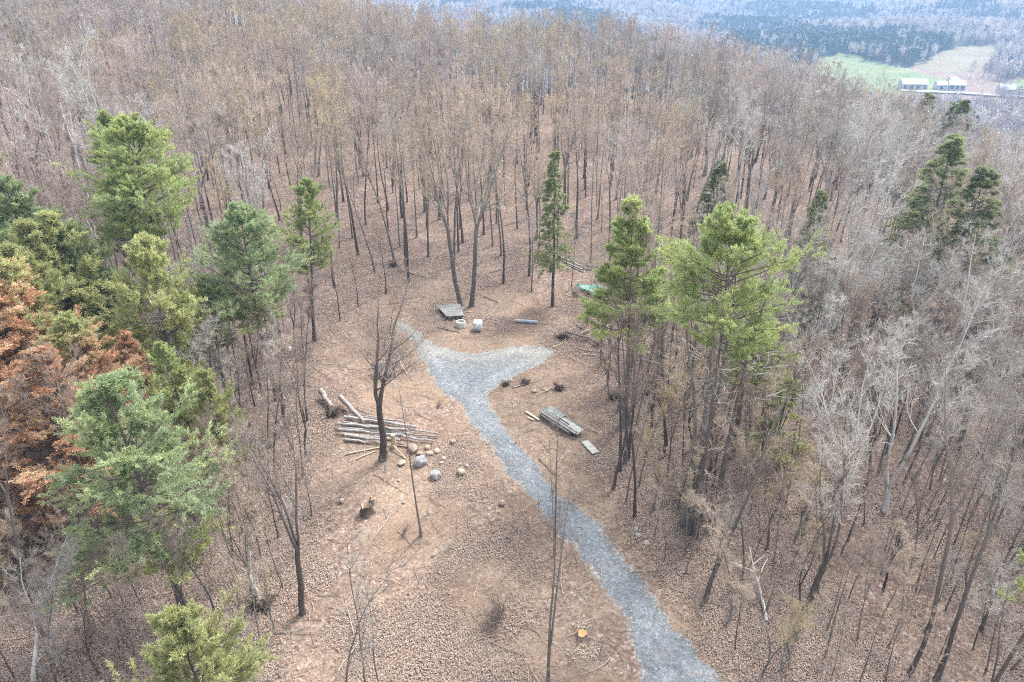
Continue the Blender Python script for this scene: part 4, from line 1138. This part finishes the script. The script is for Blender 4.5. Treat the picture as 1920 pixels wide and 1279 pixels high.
# lumber and sheet metal right of the driveway
lp, lq = G(1020, 776), G(1086, 818)
off = (lq - lp).normalized().cross(Vector((0, 0, 1)))
for i in range(7):
    s_ = (i - 3) * .26
    e0, e1 = (0, 1.0) if i % 3 else (.1, .88)
    mt = 'plank_white' if i in (2,) else ('plank_grey' if i % 2 else 'plank_dark')
    plank(lp.lerp(lq, e0) + off * s_, lp.lerp(lq, e1) + off * s_, .2, .09, .38 + .05 * (i % 3), ['outermost', 'second', 'pale third', 'fourth', 'fifth', 'sixth', 'innermost'][i] + ' board from the driveway side in the lumber stack right of the drive', mt, 'boards of the lumber stack')
for i in range(3):
    s_ = (i - 1) * .6
    plank(lp.lerp(lq, .04) + off * s_, lp.lerp(lq, .9) + off * s_, .3, .36, .0, ['near', 'middle', 'far'][i] + ' dark beam carrying the lumber stack right of the drive', 'plank_dark', 'beams of the lumber stack')
for i, (e0, e1) in enumerate(((-.02, .45), (.72, 1.03))):
    g = Geo(); P = []; W = 1.5 if i == 0 else .85; n1, n2 = 2, 26
    d = (lq - lp); u = d.normalized(); c = lp.lerp(lq, (e0 + e1) / 2) - off * (.15 if i == 0 else .0); Lh = d.length * (e1 - e0) / 2
    for a_ in range(9):
        for b_ in range(n2):
            x_ = -Lh + 2 * Lh * a_ / 8; y_ = -W / 2 + W * b_ / (n2 - 1)
            P.append(tuple(u * x_ + off * y_ + Vector((0, 0, .60 + (.02 * math.sin(b_ * 2.2) if i == 0 else 0) - .16 * (y_ / W + .5) ** 2 + .03 * math.sin(a_ * 1.7)))))
    f = [[a_ * n2 + b_, a_ * n2 + b_ + 1, (a_ + 1) * n2 + b_ + 1, (a_ + 1) * n2 + b_] for a_ in range(8) for b_ in range(n2 - 1)]
    g.add(P, f); o = link('metal_sheet' if i == 0 else 'white_panel', g.mesh('sheet', ['sheet_metal' if i == 0 else 'plank_white'])); o.location = c
    md = o.modifiers.new('thick', 'SOLIDIFY'); md.thickness = .012 if i == 0 else .03
    tag(o, 'grey-green ridged metal sheet covering the upper end of the lumber stack' if i == 0 else 'pale panel lying on the lower end of the lumber stack', 'metal sheet' if i == 0 else 'panel')
plank(G(986, 773), G(1011, 789), .2, .08, .05, 'tan board poking out of the upper end of the lumber stack', 'wood_pale')
plank(G(989, 783), G(1001, 789), .18, .08, .02, 'short tan board below the one poking out', 'wood_pale')
log_thing('fallen_pole', G(1088, 800), G(1121, 811), .05, 'thin tan pole beyond the lower end of the lumber stack', 'wood_pale', z=(.4, .05))
# loose pale panel
pp, pq = G(1097, 830), G(1116, 850)
d = (pq - pp).normalized(); s_ = d.cross(Vector((0, 0, 1))).normalized(); g = Geo()
box(g, (0, 0, .10), d, s_, s_.cross(d), (pq - pp).length / 2 + .1, .36, .035); box(g, (0, 0, .04), d, s_, s_.cross(d), (pq - pp).length / 2 - .1, .05, .03)
o = link('pale_board', g.mesh('pale_board', ['plank_white'], smooth=False)); o.location = pp.lerp(pq, .5); tag(o, 'wide pale board lying alone on the leaves below the lumber stack', 'board')

# tarp over a wood heap
c = G(1108, 552); g = Geo(); n1, n2 = 30, 20; rng = np.random.default_rng(8); P = []
for i in range(n1):
    for j in range(n2):
        u_, v_ = i / (n1 - 1), j / (n2 - 1)
        x_ = -2.2 + 4.4 * u_; y_ = -1.0 + 2.3 * v_
        h = 1.35 - .40 * u_ + .12 * math.sin(u_ * 9 + v_ * 2) + .08 * math.sin(v_ * 11 + u_ * 5) + .05 * rng.normal() * .6
        edge = max(abs(2 * v_ - 1) ** 4, abs(2 * u_ - 1) ** 6)
        h -= edge * (.45 + .16 * math.sin(u_ * 23) + .1 * math.sin(u_ * 41))
        P.append((x_ + .06 * math.sin(v_ * 14), y_ + .08 * math.sin(u_ * 21), max(h, .25)))
g.add(P, [[i * n2 + j, (i + 1) * n2 + j, (i + 1) * n2 + j + 1, i * n2 + j + 1] for i in range(n1 - 1) for j in range(n2 - 1)])
o = link('tarp', g.mesh('tarp', ['tarp_green'])); o.location = c; md = o.modifiers.new('thick', 'SOLIDIFY'); md.thickness = .012
tag(o, 'crumpled green tarp draped over stacked firewood at the edge of the woods', 'tarp')
k = 0
for row in range(3):
    for i in range(9 - row):
        x_ = -1.7 + i * .40 + row * .2 + rnd.uniform(-.04, .04); rr_ = rnd.uniform(.13, .18)
        b_ = Vector((c.x + x_, c.y - .75, tz(c.x + x_, c.y - .75)))
        if 0.3 + row * .3 > 1.1 - .3 * (x_ + 1.9) / 3.9: continue
        log_thing('firewood_log', b_, b_ + Vector((rnd.uniform(-.05, .05), 1.5, 0)), rr_, ['bottom row', 'middle row', 'top row'][row] + ' firewood log, ' + ORD[i].replace('nearest', 'first') + ' from the left under the green tarp', 'log_brown' if i % 2 else 'log_grey', group='firewood under the green tarp', z=(row * .30, row * .30), seed=k, tap=.95); k += 1
# boards behind the tarp
for i, (p, q, mt, z, nm) in enumerate((((1055, 486), (1098, 506), 'plank_grey', .25, 'upper long grey board left behind the green tarp'), ((1056, 491), (1092, 507), 'plank_grey', .12, 'lower long grey board left behind the green tarp'),
        ((1064, 497), (1094, 511), 'plank_dark', .0, 'dark board under the two long grey ones behind the tarp'), ((1096, 502), (1120, 504), 'plank_grey', .45, 'pale plank crossing the top of the dark heap behind the tarp'),
        ((1098, 506), (1122, 508), 'plank_dark', .15, 'black plank on the near face of the heap behind the tarp'), ((1100, 499), (1124, 501), 'plank_dark', .3, 'black plank on the far face of the heap behind the tarp'),
        ((1170, 503), (1196, 521), 'plank_grey', .1, 'weathered board behind the slender light green pine'))):
    plank(G(*p), G(*q), .30, .10, z, nm, mt)
# fallen trunks beyond the turnaround
for i, (p, q, r, mt, z, nm) in enumerate((((1060, 630), (1180, 662), .15, 'log_brown', (.5, .1), 'long fallen trunk pointing away from the torn root plate'), ((1101, 638), (1152, 618), .12, 'wood_pale', (.5, .9), 'peeled fallen trunk crossing over the long fallen one'),
        ((1113, 625), (1147, 592), .09, 'log_grey', (.5, 1.1), 'thin fallen pole crossing steeply above the long fallen trunk'), ((1088, 631), (1121, 618), .09, 'wood_pale', (.3, .6), 'short pale pole left of the crossing fallen trunks'),
        ((1037, 653), (1058, 643), .07, 'wood_pale', (.05, .05), 'tan stick at the end of the gravel turnaround'), ((1083, 656), (1133, 664), .09, 'log_brown', (.05, .05), 'low brown log on the near side of the fallen trunks'),
        ((1095, 665), (1160, 672), .07, 'wood_pale', (.05, .05), 'thin pale log nearest the turnaround below the fallen trunks'), ((1080, 610), (1130, 640), .07, 'log_brown', (.05, .05), 'thin brown pole behind the fallen trunks'),
        ((1000, 410), (940, 425), .12, 'log_grey', (.6, 0), 'grey fallen trunk in the woods left of the sparse dark hemlock'), ((745, 508), (800, 522), .12, 'log_brown', (.1, .1), 'dark fallen trunk on the slope above the plank stack'),
        ((920, 512), (962, 500), .10, 'log_grey', (.1, .1), 'fallen trunk on the slope behind the twin hardwoods'), ((1200, 420), (1080, 445), .11, 'log_brown', (.4, .4), 'long fallen trunk behind the tarp in the woods'))):
    log_thing('fallen_tree', G(*p), G(*q), r, nm, mt, cat='fallen tree', z=z, seed=40 + i, bend=.05, tap=.5)

def root_mass(name, px, py, R, label, seed, standing=None, cat='root plate'):
    rng = np.random.default_rng(seed); p = G(px, py); root = empty(name, p, label, cat)
    g = Geo(); K = 26
    a = rng.random(K) * 6.283; el = rng.uniform(-.1, 1.0, K)
    D = np.stack([np.cos(el) * np.cos(a), np.cos(el) * np.sin(a), np.sin(el)], 1)
    P = paths(np.tile([[0, 0, .25 * R]], (K, 1)), D, R * rng.uniform(.6, 1.3, K), 6, -.12, .22, rng); tubes(g, P, taper(np.full(K, .075 * R), 6, .25), 5)
    p2, D2, r, t2, i2 = spawn(P, taper(np.full(K, .05 * R), 6, .25), 4, .3, 1, 30, 70, rng)
    tubes(g, paths(p2, D2, R * rng.uniform(.2, .6, len(t2)), 4, -.05, .2, rng), taper(np.full(len(t2), .022 * R), 4, .4), 3)
    link('roots', g.mesh('roots', ['root_dark']), root)
    import bmesh
    from mathutils import noise as mn
    bm = bmesh.new(); bmesh.ops.create_icosphere(bm, subdivisions=3, radius=R * .5)
    for v in bm.verts:
        c_ = v.co.copy(); v.co = c_ * (1 + .5 * mn.noise(c_ * 2.2 + Vector((seed, 0, 0)))); v.co.z = v.co.z * .7 + R * .18
    me = bpy.data.meshes.new('soil'); bm.to_mesh(me); bm.free(); me.materials.append(M['hole']); link('soil', me, root)
    if standing:
        g = Geo(); P = paths([[0, 0, .1]], [standing], [np.linalg.norm(standing)], 7, 0, .05, rng); R_ = taper([.16], 7, .6); tubes(g, P, R_, 8)
        p2, D2, r, t2, i2 = spawn(P, R_, 9, .5, 1, 25, 60, rng); tubes(g, paths(p2, D2, rng.uniform(1.5, 4.0, 9), 6, .1, .12, rng), taper(np.full(9, .04), 6, .3), 4)
        link('stem', g.mesh('stem', ['bark_pale']), root)
    return root
root_mass('uprooted_stump', 492, 1136, 1.15, 'uprooted stump with dark torn roots and a broken pale stem', 3, (-.5, .6, 2.6), 'stump')
root_mass('root_plate', 1052, 634, .9, 'torn dark root plate at the near end of the fallen trunks', 5)
root_mass('root_plate', 738, 500, .95, 'dark upturned roots on the wooded slope left of the twin hardwoods', 6)
root_mass('root_plate', 622, 778, 1.0, 'tangle of grey roots at the left end of the log pile', 9)
root_mass('brush_heap', 1218, 742, .7, 'small heap of dead brush in the woods right of the driveway fork', 12, cat='brush heap')
for i, (x_, y_, r_, nm) in enumerate(((948, 722, .6, 'first small brush heap along the lower edge of the gravel spur'), (985, 718, .7, 'second brush heap along the lower edge of the gravel spur'), (1048, 730, .75, 'brush heap at the end of the gravel spur'),
        (1150, 748, .8, 'brush heap among trunks right of the gravel spur'), (1122, 648, .8, 'brush heap tangled under the fallen trunks'), (1110, 572, .8, 'brush heap on the near side of the green tarp'))):
    root_mass('brush_heap', x_, y_, r_, nm, 20 + i, cat='brush heap')
for i, (p, q, nm) in enumerate((((962, 728), (1020, 712), 'pale stick lying over the brush along the gravel spur'), ((1008, 742), (1034, 728), 'short tan stick by the pale stones beyond the fork'), ((1125, 600), (1190, 640), 'grey pole slanting behind the crossing fallen trunks'),
        ((1140, 655), (1200, 640), 'brown pole to the right of the crossing fallen trunks'), ((1065, 668), (1110, 690), 'thin brown pole below the low brown log'), ((640, 770), (700, 780), 'bare pole lying loose behind the log pile'), ((620, 800), (668, 780), 'pale pole sticking out behind the left end of the log pile'),
        ((700, 832), (792, 843), 'thin pole rolled off the near side of the log pile'), ((1010, 860), (1050, 900), 'thin stick on the bank between the drive and the lone pale board'))):
    log_thing('fallen_pole', G(*p), G(*q), .055, nm, ['log_grey', 'wood_pale', 'log_brown'][i % 3], seed=140 + i, bend=.09, tap=.6, z=(.02, .15))
# pole rack with firewood rounds
p = G(724, 702); root = empty('pole_rack', p, 'rustic rack of bare poles sheltering firewood beside the gravel drive', 'wood rack', rot=(0, 0, .25))
for (x_, y_, h) in ((-1.0, -.55, .85), (.95, -.55, 1.25), (-1.0, .55, 1.0), (.95, .55, 1.3)):
    g = Geo(); tubes(g, [[[x_, y_, -.1], [x_ * .98, y_ * .95, h * .5], [x_, y_, h]]], [[.065, .06, .055]], 7, cap=True); link('post', g.mesh('post', ['log_brown']), root)
for (A_, B_) in (((-1.15, -.55, .85), (1.1, -.55, 1.25)), ((-1.15, .55, 1.0), (1.1, .55, 1.3)), ((.95, -.7, 1.30), (.95, .7, 1.37)), ((-1.0, -.7, .92), (-1.0, .7, 1.07))):
    g = Geo(); tubes(g, [[A_, list((np.array(A_) + B_) / 2 + [0, 0, -.03]), B_]], [[.055, .055, .05]], 7, cap=True); link('rail', g.mesh('rail', ['wood_pale']), root)
for i in range(6):
    y_ = -.45 + i * .18; g = Geo(); tubes(g, [[[-1.25, y_, .98 + .03 * i], [0, y_ + .03, 1.17], [1.2, y_, 1.36 + .01 * i]]], [[.05, .045, .04]], 6, cap=True); link('roof_pole', g.mesh('roof_pole', ['plank_grey']), root)
base_ = p
for i, (x_, y_, r, mt) in enumerate(((.35, -.62, .26, 'rock_pink'), (-.3, -.5, .16, 'wood_pale'), (-.65, -.55, .18, 'log_birch'), (.75, -.4, .2, 'log_brown'))):
    q = Vector((p.x + x_, p.y + y_, tz(p.x + x_, p.y + y_)))
    log_thing('firewood_log', q, q + Vector((.12, .75, 0)), r, ['thick pale round of wood in the mouth of the pole rack', 'small split log beside the thick round in the rack', 'birch round at the left inside the pole rack', 'brown round at the right post of the rack'][i], 'log_brown' if i == 3 else 'log_birch', seed=80 + i, tap=.96)
log_thing('fallen_pole', G(747, 682), G(764, 703), .06, 'pale pole leaning to the ground right of the pole rack', 'wood_pale', z=(.6, 0))
log_thing('fallen_pole', G(690, 704), G(712, 697), .05, 'thin white pole left of the pole rack', 'wood_pale')
# fallen white forked pole, sticks
p, q = G(1437, 1166), G(1402, 1042)
loc = p.copy(); g = Geo(); A_ = np.array([0, 0, .08]); B_ = np.array(q - p) + [0, 0, .9]; n = 9; t = np.linspace(0, 1, n)[:, None]
P = A_ + (B_ - A_) * t + np.sin(t * 6) * [.05, .05, .03]; tubes(g, P[None], taper([.11], n, .3), 7, cap=True)
for k_, (dx_, dy_, L_) in ((4, (.55, .9, 2.4)), (5, (-.6, .5, 1.2)), (6, (.5, .2, 1.1))):
    Q = paths([P[k_]], [[dx_, dy_, .25]], [L_], 4, 0, .08); tubes(g, Q, taper([.06], 4, .4), 5)
o = link('fallen_birch', g.mesh('fallen_birch', ['bark_pale', 'bark_pale'])); o.location = loc; tag(o, 'fallen white forked birch pole on the leaves right of the driveway', 'fallen tree')
for i, (p, q, nm) in enumerate((((1300, 1105), (1365, 1225), 'long thin brown stick on the bank beside the driveway'), ((1345, 1160), (1372, 1195), 'short stick under the long one on the driveway bank'), ((690, 885), (630, 925), 'dark stick in the grass below the maple foot'), ((700, 890), (760, 925), 'curved dark root running down from the maple foot'))):
    log_thing('fallen_branch', G(*p), G(*q), .035, nm, 'log_brown', seed=90 + i, bend=.1, tap=.5)
# dry shrubs in the clearing
for i, (x_, y_, s_, nm) in enumerate(((940, 1150, 1.5, 'dark dry shrub swept over in the lower clearing'), (925, 1165, 1.0, 'smaller dry shrub beside the swept one in the lower clearing'), (757, 1000, .7, 'wispy dry shrub left of the thin pole'), (820, 765, .6, 'reddish dry shrub at the left edge of the driveway'))):
    o = link('dry_shrub', bush(430 + i, 1.6, 26, 30, 8, .007)); o.location = G(x_, y_); o.scale = (s_,) * 3; o.rotation_euler = (.3, -.45, i); tag(o, nm, 'shrub')
# sawdust round the fresh stump
g = Geo(); rng = np.random.default_rng(3); K = 420
c1, c2 = G(1092, 1222), G(1093, 1172)
cen = np.where((rng.random(K) < .65)[:, None], np.array([c1]), np.array([c2])); sg = np.where((cen[:, 0] == c1.x)[:, None], [[.65, .35, 0]], [[.35, .25, 0]])
xy = cen + rng.normal(size=(K, 3)) * sg; xy[:, 2] = terrain(xy[:, 0], xy[:, 1]) + .03
dv = rng.normal(size=(K, 4, 3)) * [.05, .05, .02]
g.add((xy[:, None, :] + dv).reshape(-1, 3), np.arange(K * 4).reshape(-1, 4)[:, [0, 1, 2]]); g.add((xy[:, None, :] + dv[:, ::-1]).reshape(-1, 3), np.arange(K * 4).reshape(-1, 4)[:, [0, 1, 3]])
o = link('sawdust', g.mesh('sawdust', ['wood_pale'])); tag(o, 'pale sawdust spread around the fresh orange stump', 'sawdust', kind='stuff')

# ------------------------------------------------------------------ the valley
M['roof_white'] = plain_mat('roof_white', (.40, .41, .43), (.50, .50, .52), .3, bs=0)
M['wall_white'] = plain_mat('wall_white', (.34, .35, .37), (.46, .46, .47), .3, bs=0)
M['wall_red'] = plain_mat('wall_red', (.33, .24, .23), (.42, .32, .30), .3, bs=0)
M['dark_open'] = plain_mat('dark_open', (.05, .05, .06), (.09, .09, .10), 1, bs=0)
def field_mat(name, c1, c2, c3):
    m, nt, b = new_mat(name, .95, .1); pos = geo_pos(nt)
    f = noise(nt, pos, .018, 6, .65); f2 = noise(nt, pos, .2, 4)
    nt.links.new(mix(nt, .25, ramp(nt, f, [(.35, c1), (.5, c2), (.68, c3)]), ramp(nt, f2, [(.3, c1), (.7, c3)])), b.inputs['Base Color']); return m
M['field_green'] = field_mat('field_green', (.11, .145, .055), (.155, .185, .08), (.215, .22, .115))
M['field_tan'] = field_mat('field_tan', (.14, .125, .075), (.185, .16, .10), (.22, .19, .13))
M['road_far'] = plain_mat('road_far', (.26, .26, .27), (.34, .34, .35), .1, bs=0)
FIELDS = []
def field(outline, mat, name='field', step=9):
    FIELDS.append(outline)
    pts = [(lambda v: (v.x, v.y))(G(*p)) for p in outline]
    pts = [(v.x, v.y) for v in resample([Vector((x, y, 0)) for x, y in pts], step)]
    me, _ = fill_outline(pts, step, 1.0, name, M[mat], True); tag(link(name, me), kind='structure')
field([(1480, 135), (1520, 108), (1560, 98), (1590, 96), (1640, 112), (1700, 128), (1760, 145), (1805, 158), (1800, 171), (1740, 178), (1680, 180), (1600, 175), (1520, 160)], 'field_green')
field([(1708, 122), (1735, 104), (1760, 95), (1800, 82), (1870, 82), (1890, 92), (1872, 110), (1838, 132), (1790, 140), (1740, 134)], 'field_tan')
field([(1862, 166), (1890, 152), (1935, 140), (1960, 150), (1960, 168), (1900, 172)], 'field_green')
field([(1800, 196), (1835, 196), (1862, 204), (1850, 211), (1805, 208)], 'field_green')
field([(1880, 196), (1960, 200), (1960, 207), (1885, 203)], 'field_tan')
field([(1400, 66), (1440, 58), (1452, 76), (1420, 84)], 'field_tan')
def far_road(pxs, w):
    P = [G(*p) for p in pxs]; P = resample(P + [P[-1] + (P[-1] - P[-2]) * .01], 12)[:-1] if False else P
    Q = []
    for i in range(len(P) - 1):
        k = max(1, int((P[i + 1] - P[i]).length / 8))
        Q += [P[i].lerp(P[i + 1], j / k) for j in range(k)]
    Q.append(P[-1]); V = []
    for i, p in enumerate(Q):
        d = Q[min(i + 1, len(Q) - 1)] - Q[max(i - 1, 0)]; n_ = Vector((-d.y, d.x, 0)).normalized() * w / 2
        for s in (1, -1): v = p + n_ * s; V.append((v.x, v.y, tz(v.x, v.y) + 1.7))
    g = Geo(); g.add(V, [[2 * i, 2 * i + 1, 2 * i + 3, 2 * i + 2] for i in range(len(Q) - 1)])
    tag(link('valley_road', g.mesh('valley_road', ['road_far'])), kind='structure')
far_road([(1690, 172), (1730, 174), (1800, 176), (1850, 180), (1960, 186)], 9)
far_road([(1790, 190), (1830, 196), (1890, 201), (1960, 206)], 7)
far_road([(1858, 62), (1872, 76), (1890, 88), (1878, 100)], 12)
def gable(px, py, L, W, H, RH, label, cat, rz, wall='wall_white', roof='roof_white', ndoor=3, nwin=6, name='barn', chimney=False):
    p = G(px, py); root = empty(name, (p.x, p.y, p.z + 1.0), label, cat, rot=(0, 0, rz))
    g = Geo(); v = []
    for x_ in (-L / 2, L / 2): v += [(x_, -W / 2, -3), (x_, W / 2, -3), (x_, W / 2, H), (x_, 0, H + RH), (x_, -W / 2, H)]
    g.add(v, [[0, 5, 9, 4], [1, 2, 7, 6]]); g.add(v, [[0, 4, 3, 2, 1]]); g.add(v, [[5, 6, 7, 8, 9]])
    link('wall', g.mesh('wall', [wall], smooth=False), root)
    g = Geo(); sl = math.atan2(RH, W / 2); hl = math.hypot(RH, W / 2) / 2 + .35
    for s in (-1, 1):
        box(g, (0, s * (W / 4 + .15), H + RH / 2 + .05), EX, (0, s * math.cos(sl), -math.sin(sl)), (0, s * math.sin(sl), math.cos(sl)), L / 2 + .5, hl, .15)
    link('roof', g.mesh('roof', [roof], smooth=False), root)
    for i in range(ndoor):
        g = Geo(); box(g, (-L / 2 + L * (i + .5) / ndoor, -W / 2 - .06, 1.6), EX, EY, EZ, 1.5, .1, 1.6); link('door', g.mesh('door', ['dark_open'], smooth=False), root)
    for i in range(nwin):
        g = Geo(); box(g, (-L / 2 + L * (i + 1) / (nwin + 1), -W / 2 - .07, H * .72), EX, EY, EZ, .7, .1, .55); link('window', g.mesh('window', ['dark_open'], smooth=False), root)
    if chimney:
        g = Geo(); box(g, (L * .2, 0, H + RH + .5), EX, EY, EZ, .5, .5, 1.2); link('chimney', g.mesh('chimney', ['wall_red'], smooth=False), root)
    return root
gable(1710, 167, 27, 12, 4.6, 5.0, 'long white barn with plain white roof, largest farm building in the valley', 'barn', -.10, ndoor=4)
gable(1768, 168, 17, 11, 4.0, 3.6, 'white farm shed left part of the second farm group', 'barn', -.15, ndoor=2, nwin=3)
gable(1790, 168, 16, 12, 4.2, 4.6, 'white barn joined to the right of the white shed', 'barn', -.2, ndoor=3, nwin=3)
gable(1783, 163, 9, 9, 6.0, 3.4, 'small taller white barn behind the second farm group', 'barn', .2, ndoor=1, nwin=1)
gable(1883, 178, 14, 10, 5.0, 4.6, 'lone farmhouse with white roof and reddish walls beside the valley road', 'house', -.15, wall='wall_red', ndoor=1, nwin=4, name='farmhouse', chimney=True)
gable(1585, 97, 12, 8, 3.5, 3, 'tiny white-roofed house on the crest of the green hay field', 'house', .1, ndoor=1, nwin=2, name='farmhouse')
p = G(1895, 84); root = empty('silo', p, 'pale silo at the end of the tan hill field', 'silo')
g = Geo(); tubes(g, [[[0, 0, -3], [0, 0, 9], [0, 0, 17]]], [[3, 3, 3]], 18); link('shaft', g.mesh('shaft', ['wall_white']), root)
g = Geo(); tubes(g, [[[0, 0, 17], [0, 0, 18.6], [0, 0, 19.6], [0, 0, 20]]], [[3.05, 2.5, 1.3, .1]], 18); link('dome', g.mesh('dome', ['roof_white']), root)

def tree_tone(m):
    nt = m.node_tree; b = nt.nodes['Principled BSDF']; l = b.inputs['Base Color'].links[0]; src = l.from_socket
    nt.links.new(mix(nt, 1.0, src, attr(nt, 'col', 'Color'), 'MULTIPLY'), b.inputs['Base Color'])
# far woods
def puff(seed, con, K=10):
    rng = np.random.default_rng(seed); g = Geo()
    for k in range(K):
        ox, oy = rng.uniform(-17, 17, 2); h = rng.uniform(13, 20)
        if con[k % len(con)]:
            n = 170; q = rng.random(n) ** .7; r = (1 - q) * h * .24 * rng.uniform(.5, 1.1, n) + .2; a = rng.random(n) * 6.283
            c = np.stack([ox + r * np.cos(a), oy + r * np.sin(a), h * (.12 + .9 * q)], 1); s = .95; m = 1
        else:
            n = 230; d = unit(rng.normal(size=(n, 3))); rr_ = rng.random(n) ** .45
            c = np.array([ox, oy, h * .62]) + d * rr_[:, None] * [h * .24, h * .24, h * .38]; s = .42; m = 0
        dv = rng.normal(size=(n, 3, 3)) * (s if m else np.array([s * .8, s * .8, s * 1.9]))
        tone = rng.uniform(.5, 1.45) if m == 0 else rng.uniform(.6, 1.5)
        cc = np.tile(np.array([[tone, tone, tone, 1]]), (n * 3, 1))
        g.add((c[:, None, :] + dv).reshape(-1, 3), np.arange(n * 3).reshape(-1, 3), m + (2 if (m == 0 and rng.random() < .35) else 0), cc)
        tubes(g, [[[ox, oy, -3], [ox, oy, h * .6]]], [[.25, .12]], 4, 3)
    return g.mesh('puff', ['hill_bare', 'hill_conifer', 'hill_bare_tan', 'bark'], color=True)
M['hill_bare'] = twig_mat('hill_bare', (.36, .32, .32), (.56, .50, .495))
M['hill_bare_tan'] = twig_mat('hill_bare_tan', (.38, .33, .28), (.56, .48, .40))
M['hill_conifer'] = twig_mat('hill_conifer', (.03, .05, .03), (.075, .105, .055))
for k_ in ('hill_bare', 'hill_bare_tan', 'hill_conifer'): tree_tone(M[k_])
pf = [(puff(700 + i, c_), None) for i, c_ in enumerate(([0], [0], [0], [0, 0, 0, 0, 1], [0, 1, 0], [1, 1, 0], [1]))]
from mathutils import noise as mn
pts, rz, scs, pk = [], [], [], []
rr = random.Random(77)
tries = 0
while len(pts) < 9500 and tries < 90000:
    tries += 1
    az = rad(rr.uniform(-14, 43)); u_ = rr.random()
    r = math.sqrt(u_ * (3300 ** 2 - 330 ** 2) + 330 ** 2)
    if r > 1500 and rr.random() < .35: continue
    x, y = r * math.sin(az), r * math.cos(az); z = tz(x, y)
    if r < 520 and z > -44: continue
    px, py, f = proj((x, y, z + (2 if r > 800 else 0)))
    if py < -60 or px > 2050 or px < 700: continue
    if any(in_poly(px, py, fl) or in_poly(px, py - 8, fl) or in_poly(px, py - 17, fl) for fl in FIELDS): continue
    if 1600 < px < 2000 and 146 < py < 214 and rr.random() < .965: continue
    if 1660 < px < 2000 and 214 <= py < 236 and rr.random() < .7: continue
    nz = 1.1 * mn.noise(Vector((x * .0034 + 3, y * .0021, 0))) + .4 * mn.noise(Vector((x * .010, y * .010, 4)))
    k = rr.choice((4, 5, 6, 6)) if nz > .20 else (rr.choice((3, 4)) if nz > .05 else rr.choice((0, 1, 2, 2, 3)))
    pts.append((x, y, z)); rz.append(rr.uniform(0, 6.28)); scs.append(rr.uniform(.8, 1.2)); pk.append(k)
print('hill patches', len(pts))
scatter('hill_forest', pts, rz, scs, pk, pf, label='far wooded hills of bare trees mixed with dark conifers', cat='woods')

# ------------------------------------------------------------------ air
hz = Geo(); box(hz, (300, 2600, 90), EX, EY, EZ, 3600, 2950, 260)
m = bpy.data.materials.new('haze'); m.use_nodes = True; nt = m.node_tree
for n_ in list(nt.nodes): nt.nodes.remove(n_)
pv = nt.nodes.new('ShaderNodeVolumePrincipled'); om = nt.nodes.new('ShaderNodeOutputMaterial')
pv.inputs['Color'].default_value = (.42, .66, 1.0, 1); pv.inputs['Density'].default_value = HAZE; pv.inputs['Anisotropy'].default_value = .1
nt.links.new(pv.outputs[0], om.inputs['Volume'])
o = link('haze', hz.mesh('haze', [m], smooth=False)); tag(o, kind='stuff')

# ------------------------------------------------------------------ light and camera
SUN_EL, SUN_AZ = rad(52), rad(40)
w = bpy.data.worlds.new('World'); S.world = w; w.use_nodes = True; nt = w.node_tree
sky = nt.nodes.new('ShaderNodeTexSky'); sky.sky_type = 'NISHITA'; sky.sun_disc = False
sky.sun_elevation = SUN_EL; sky.sun_rotation = SUN_AZ; sky.air_density = 1.0; sky.dust_density = 3.0; sky.ozone_density = 1.0
hs = nt.nodes.new('ShaderNodeHueSaturation'); hs.inputs['Saturation'].default_value = .22
nt.links.new(sky.outputs[0], hs.inputs['Color']); nt.links.new(hs.outputs[0], nt.nodes['Background'].inputs[0])
nt.nodes['Background'].inputs[1].default_value = .125
sun = bpy.data.lights.new('sun', 'SUN'); sun.energy = 1.4; sun.angle = rad(16); sun.color = (1, .965, .92)
so = bpy.data.objects.new('sun', sun); COL.objects.link(so)
d = Vector((math.sin(SUN_AZ) * math.cos(SUN_EL), math.cos(SUN_AZ) * math.cos(SUN_EL), math.sin(SUN_EL)))
so.rotation_euler = d.to_track_quat('Z', 'Y').to_euler(); so.location = (0, 0, 80)
cam = bpy.data.cameras.new('camera'); cam.sensor_width = 36; cam.lens = 36 * F / 1920; cam.clip_end = 20000; cam.clip_start = .5
co = bpy.data.objects.new('camera', cam); COL.objects.link(co); co.location = (0, 0, CAM_H); co.rotation_euler = (rad(90) - PITCH, 0, 0)
S.camera = co
S.view_settings.view_transform = 'Standard'; S.view_settings.look = 'None'; S.view_settings.gamma = 1; S.view_settings.exposure = EXPO
cy = S.cycles
cy.max_bounces = 5; cy.diffuse_bounces = 3; cy.glossy_bounces = 2; cy.transmission_bounces = 3; cy.volume_bounces = 1; cy.transparent_max_bounces = 8
cy.use_denoising = False; cy.denoiser = 'OPENIMAGEDENOISE'; cy.denoising_input_passes = 'RGB_ALBEDO_NORMAL'; cy.denoising_prefilter = 'ACCURATE'
cy.filter_width = 1.1
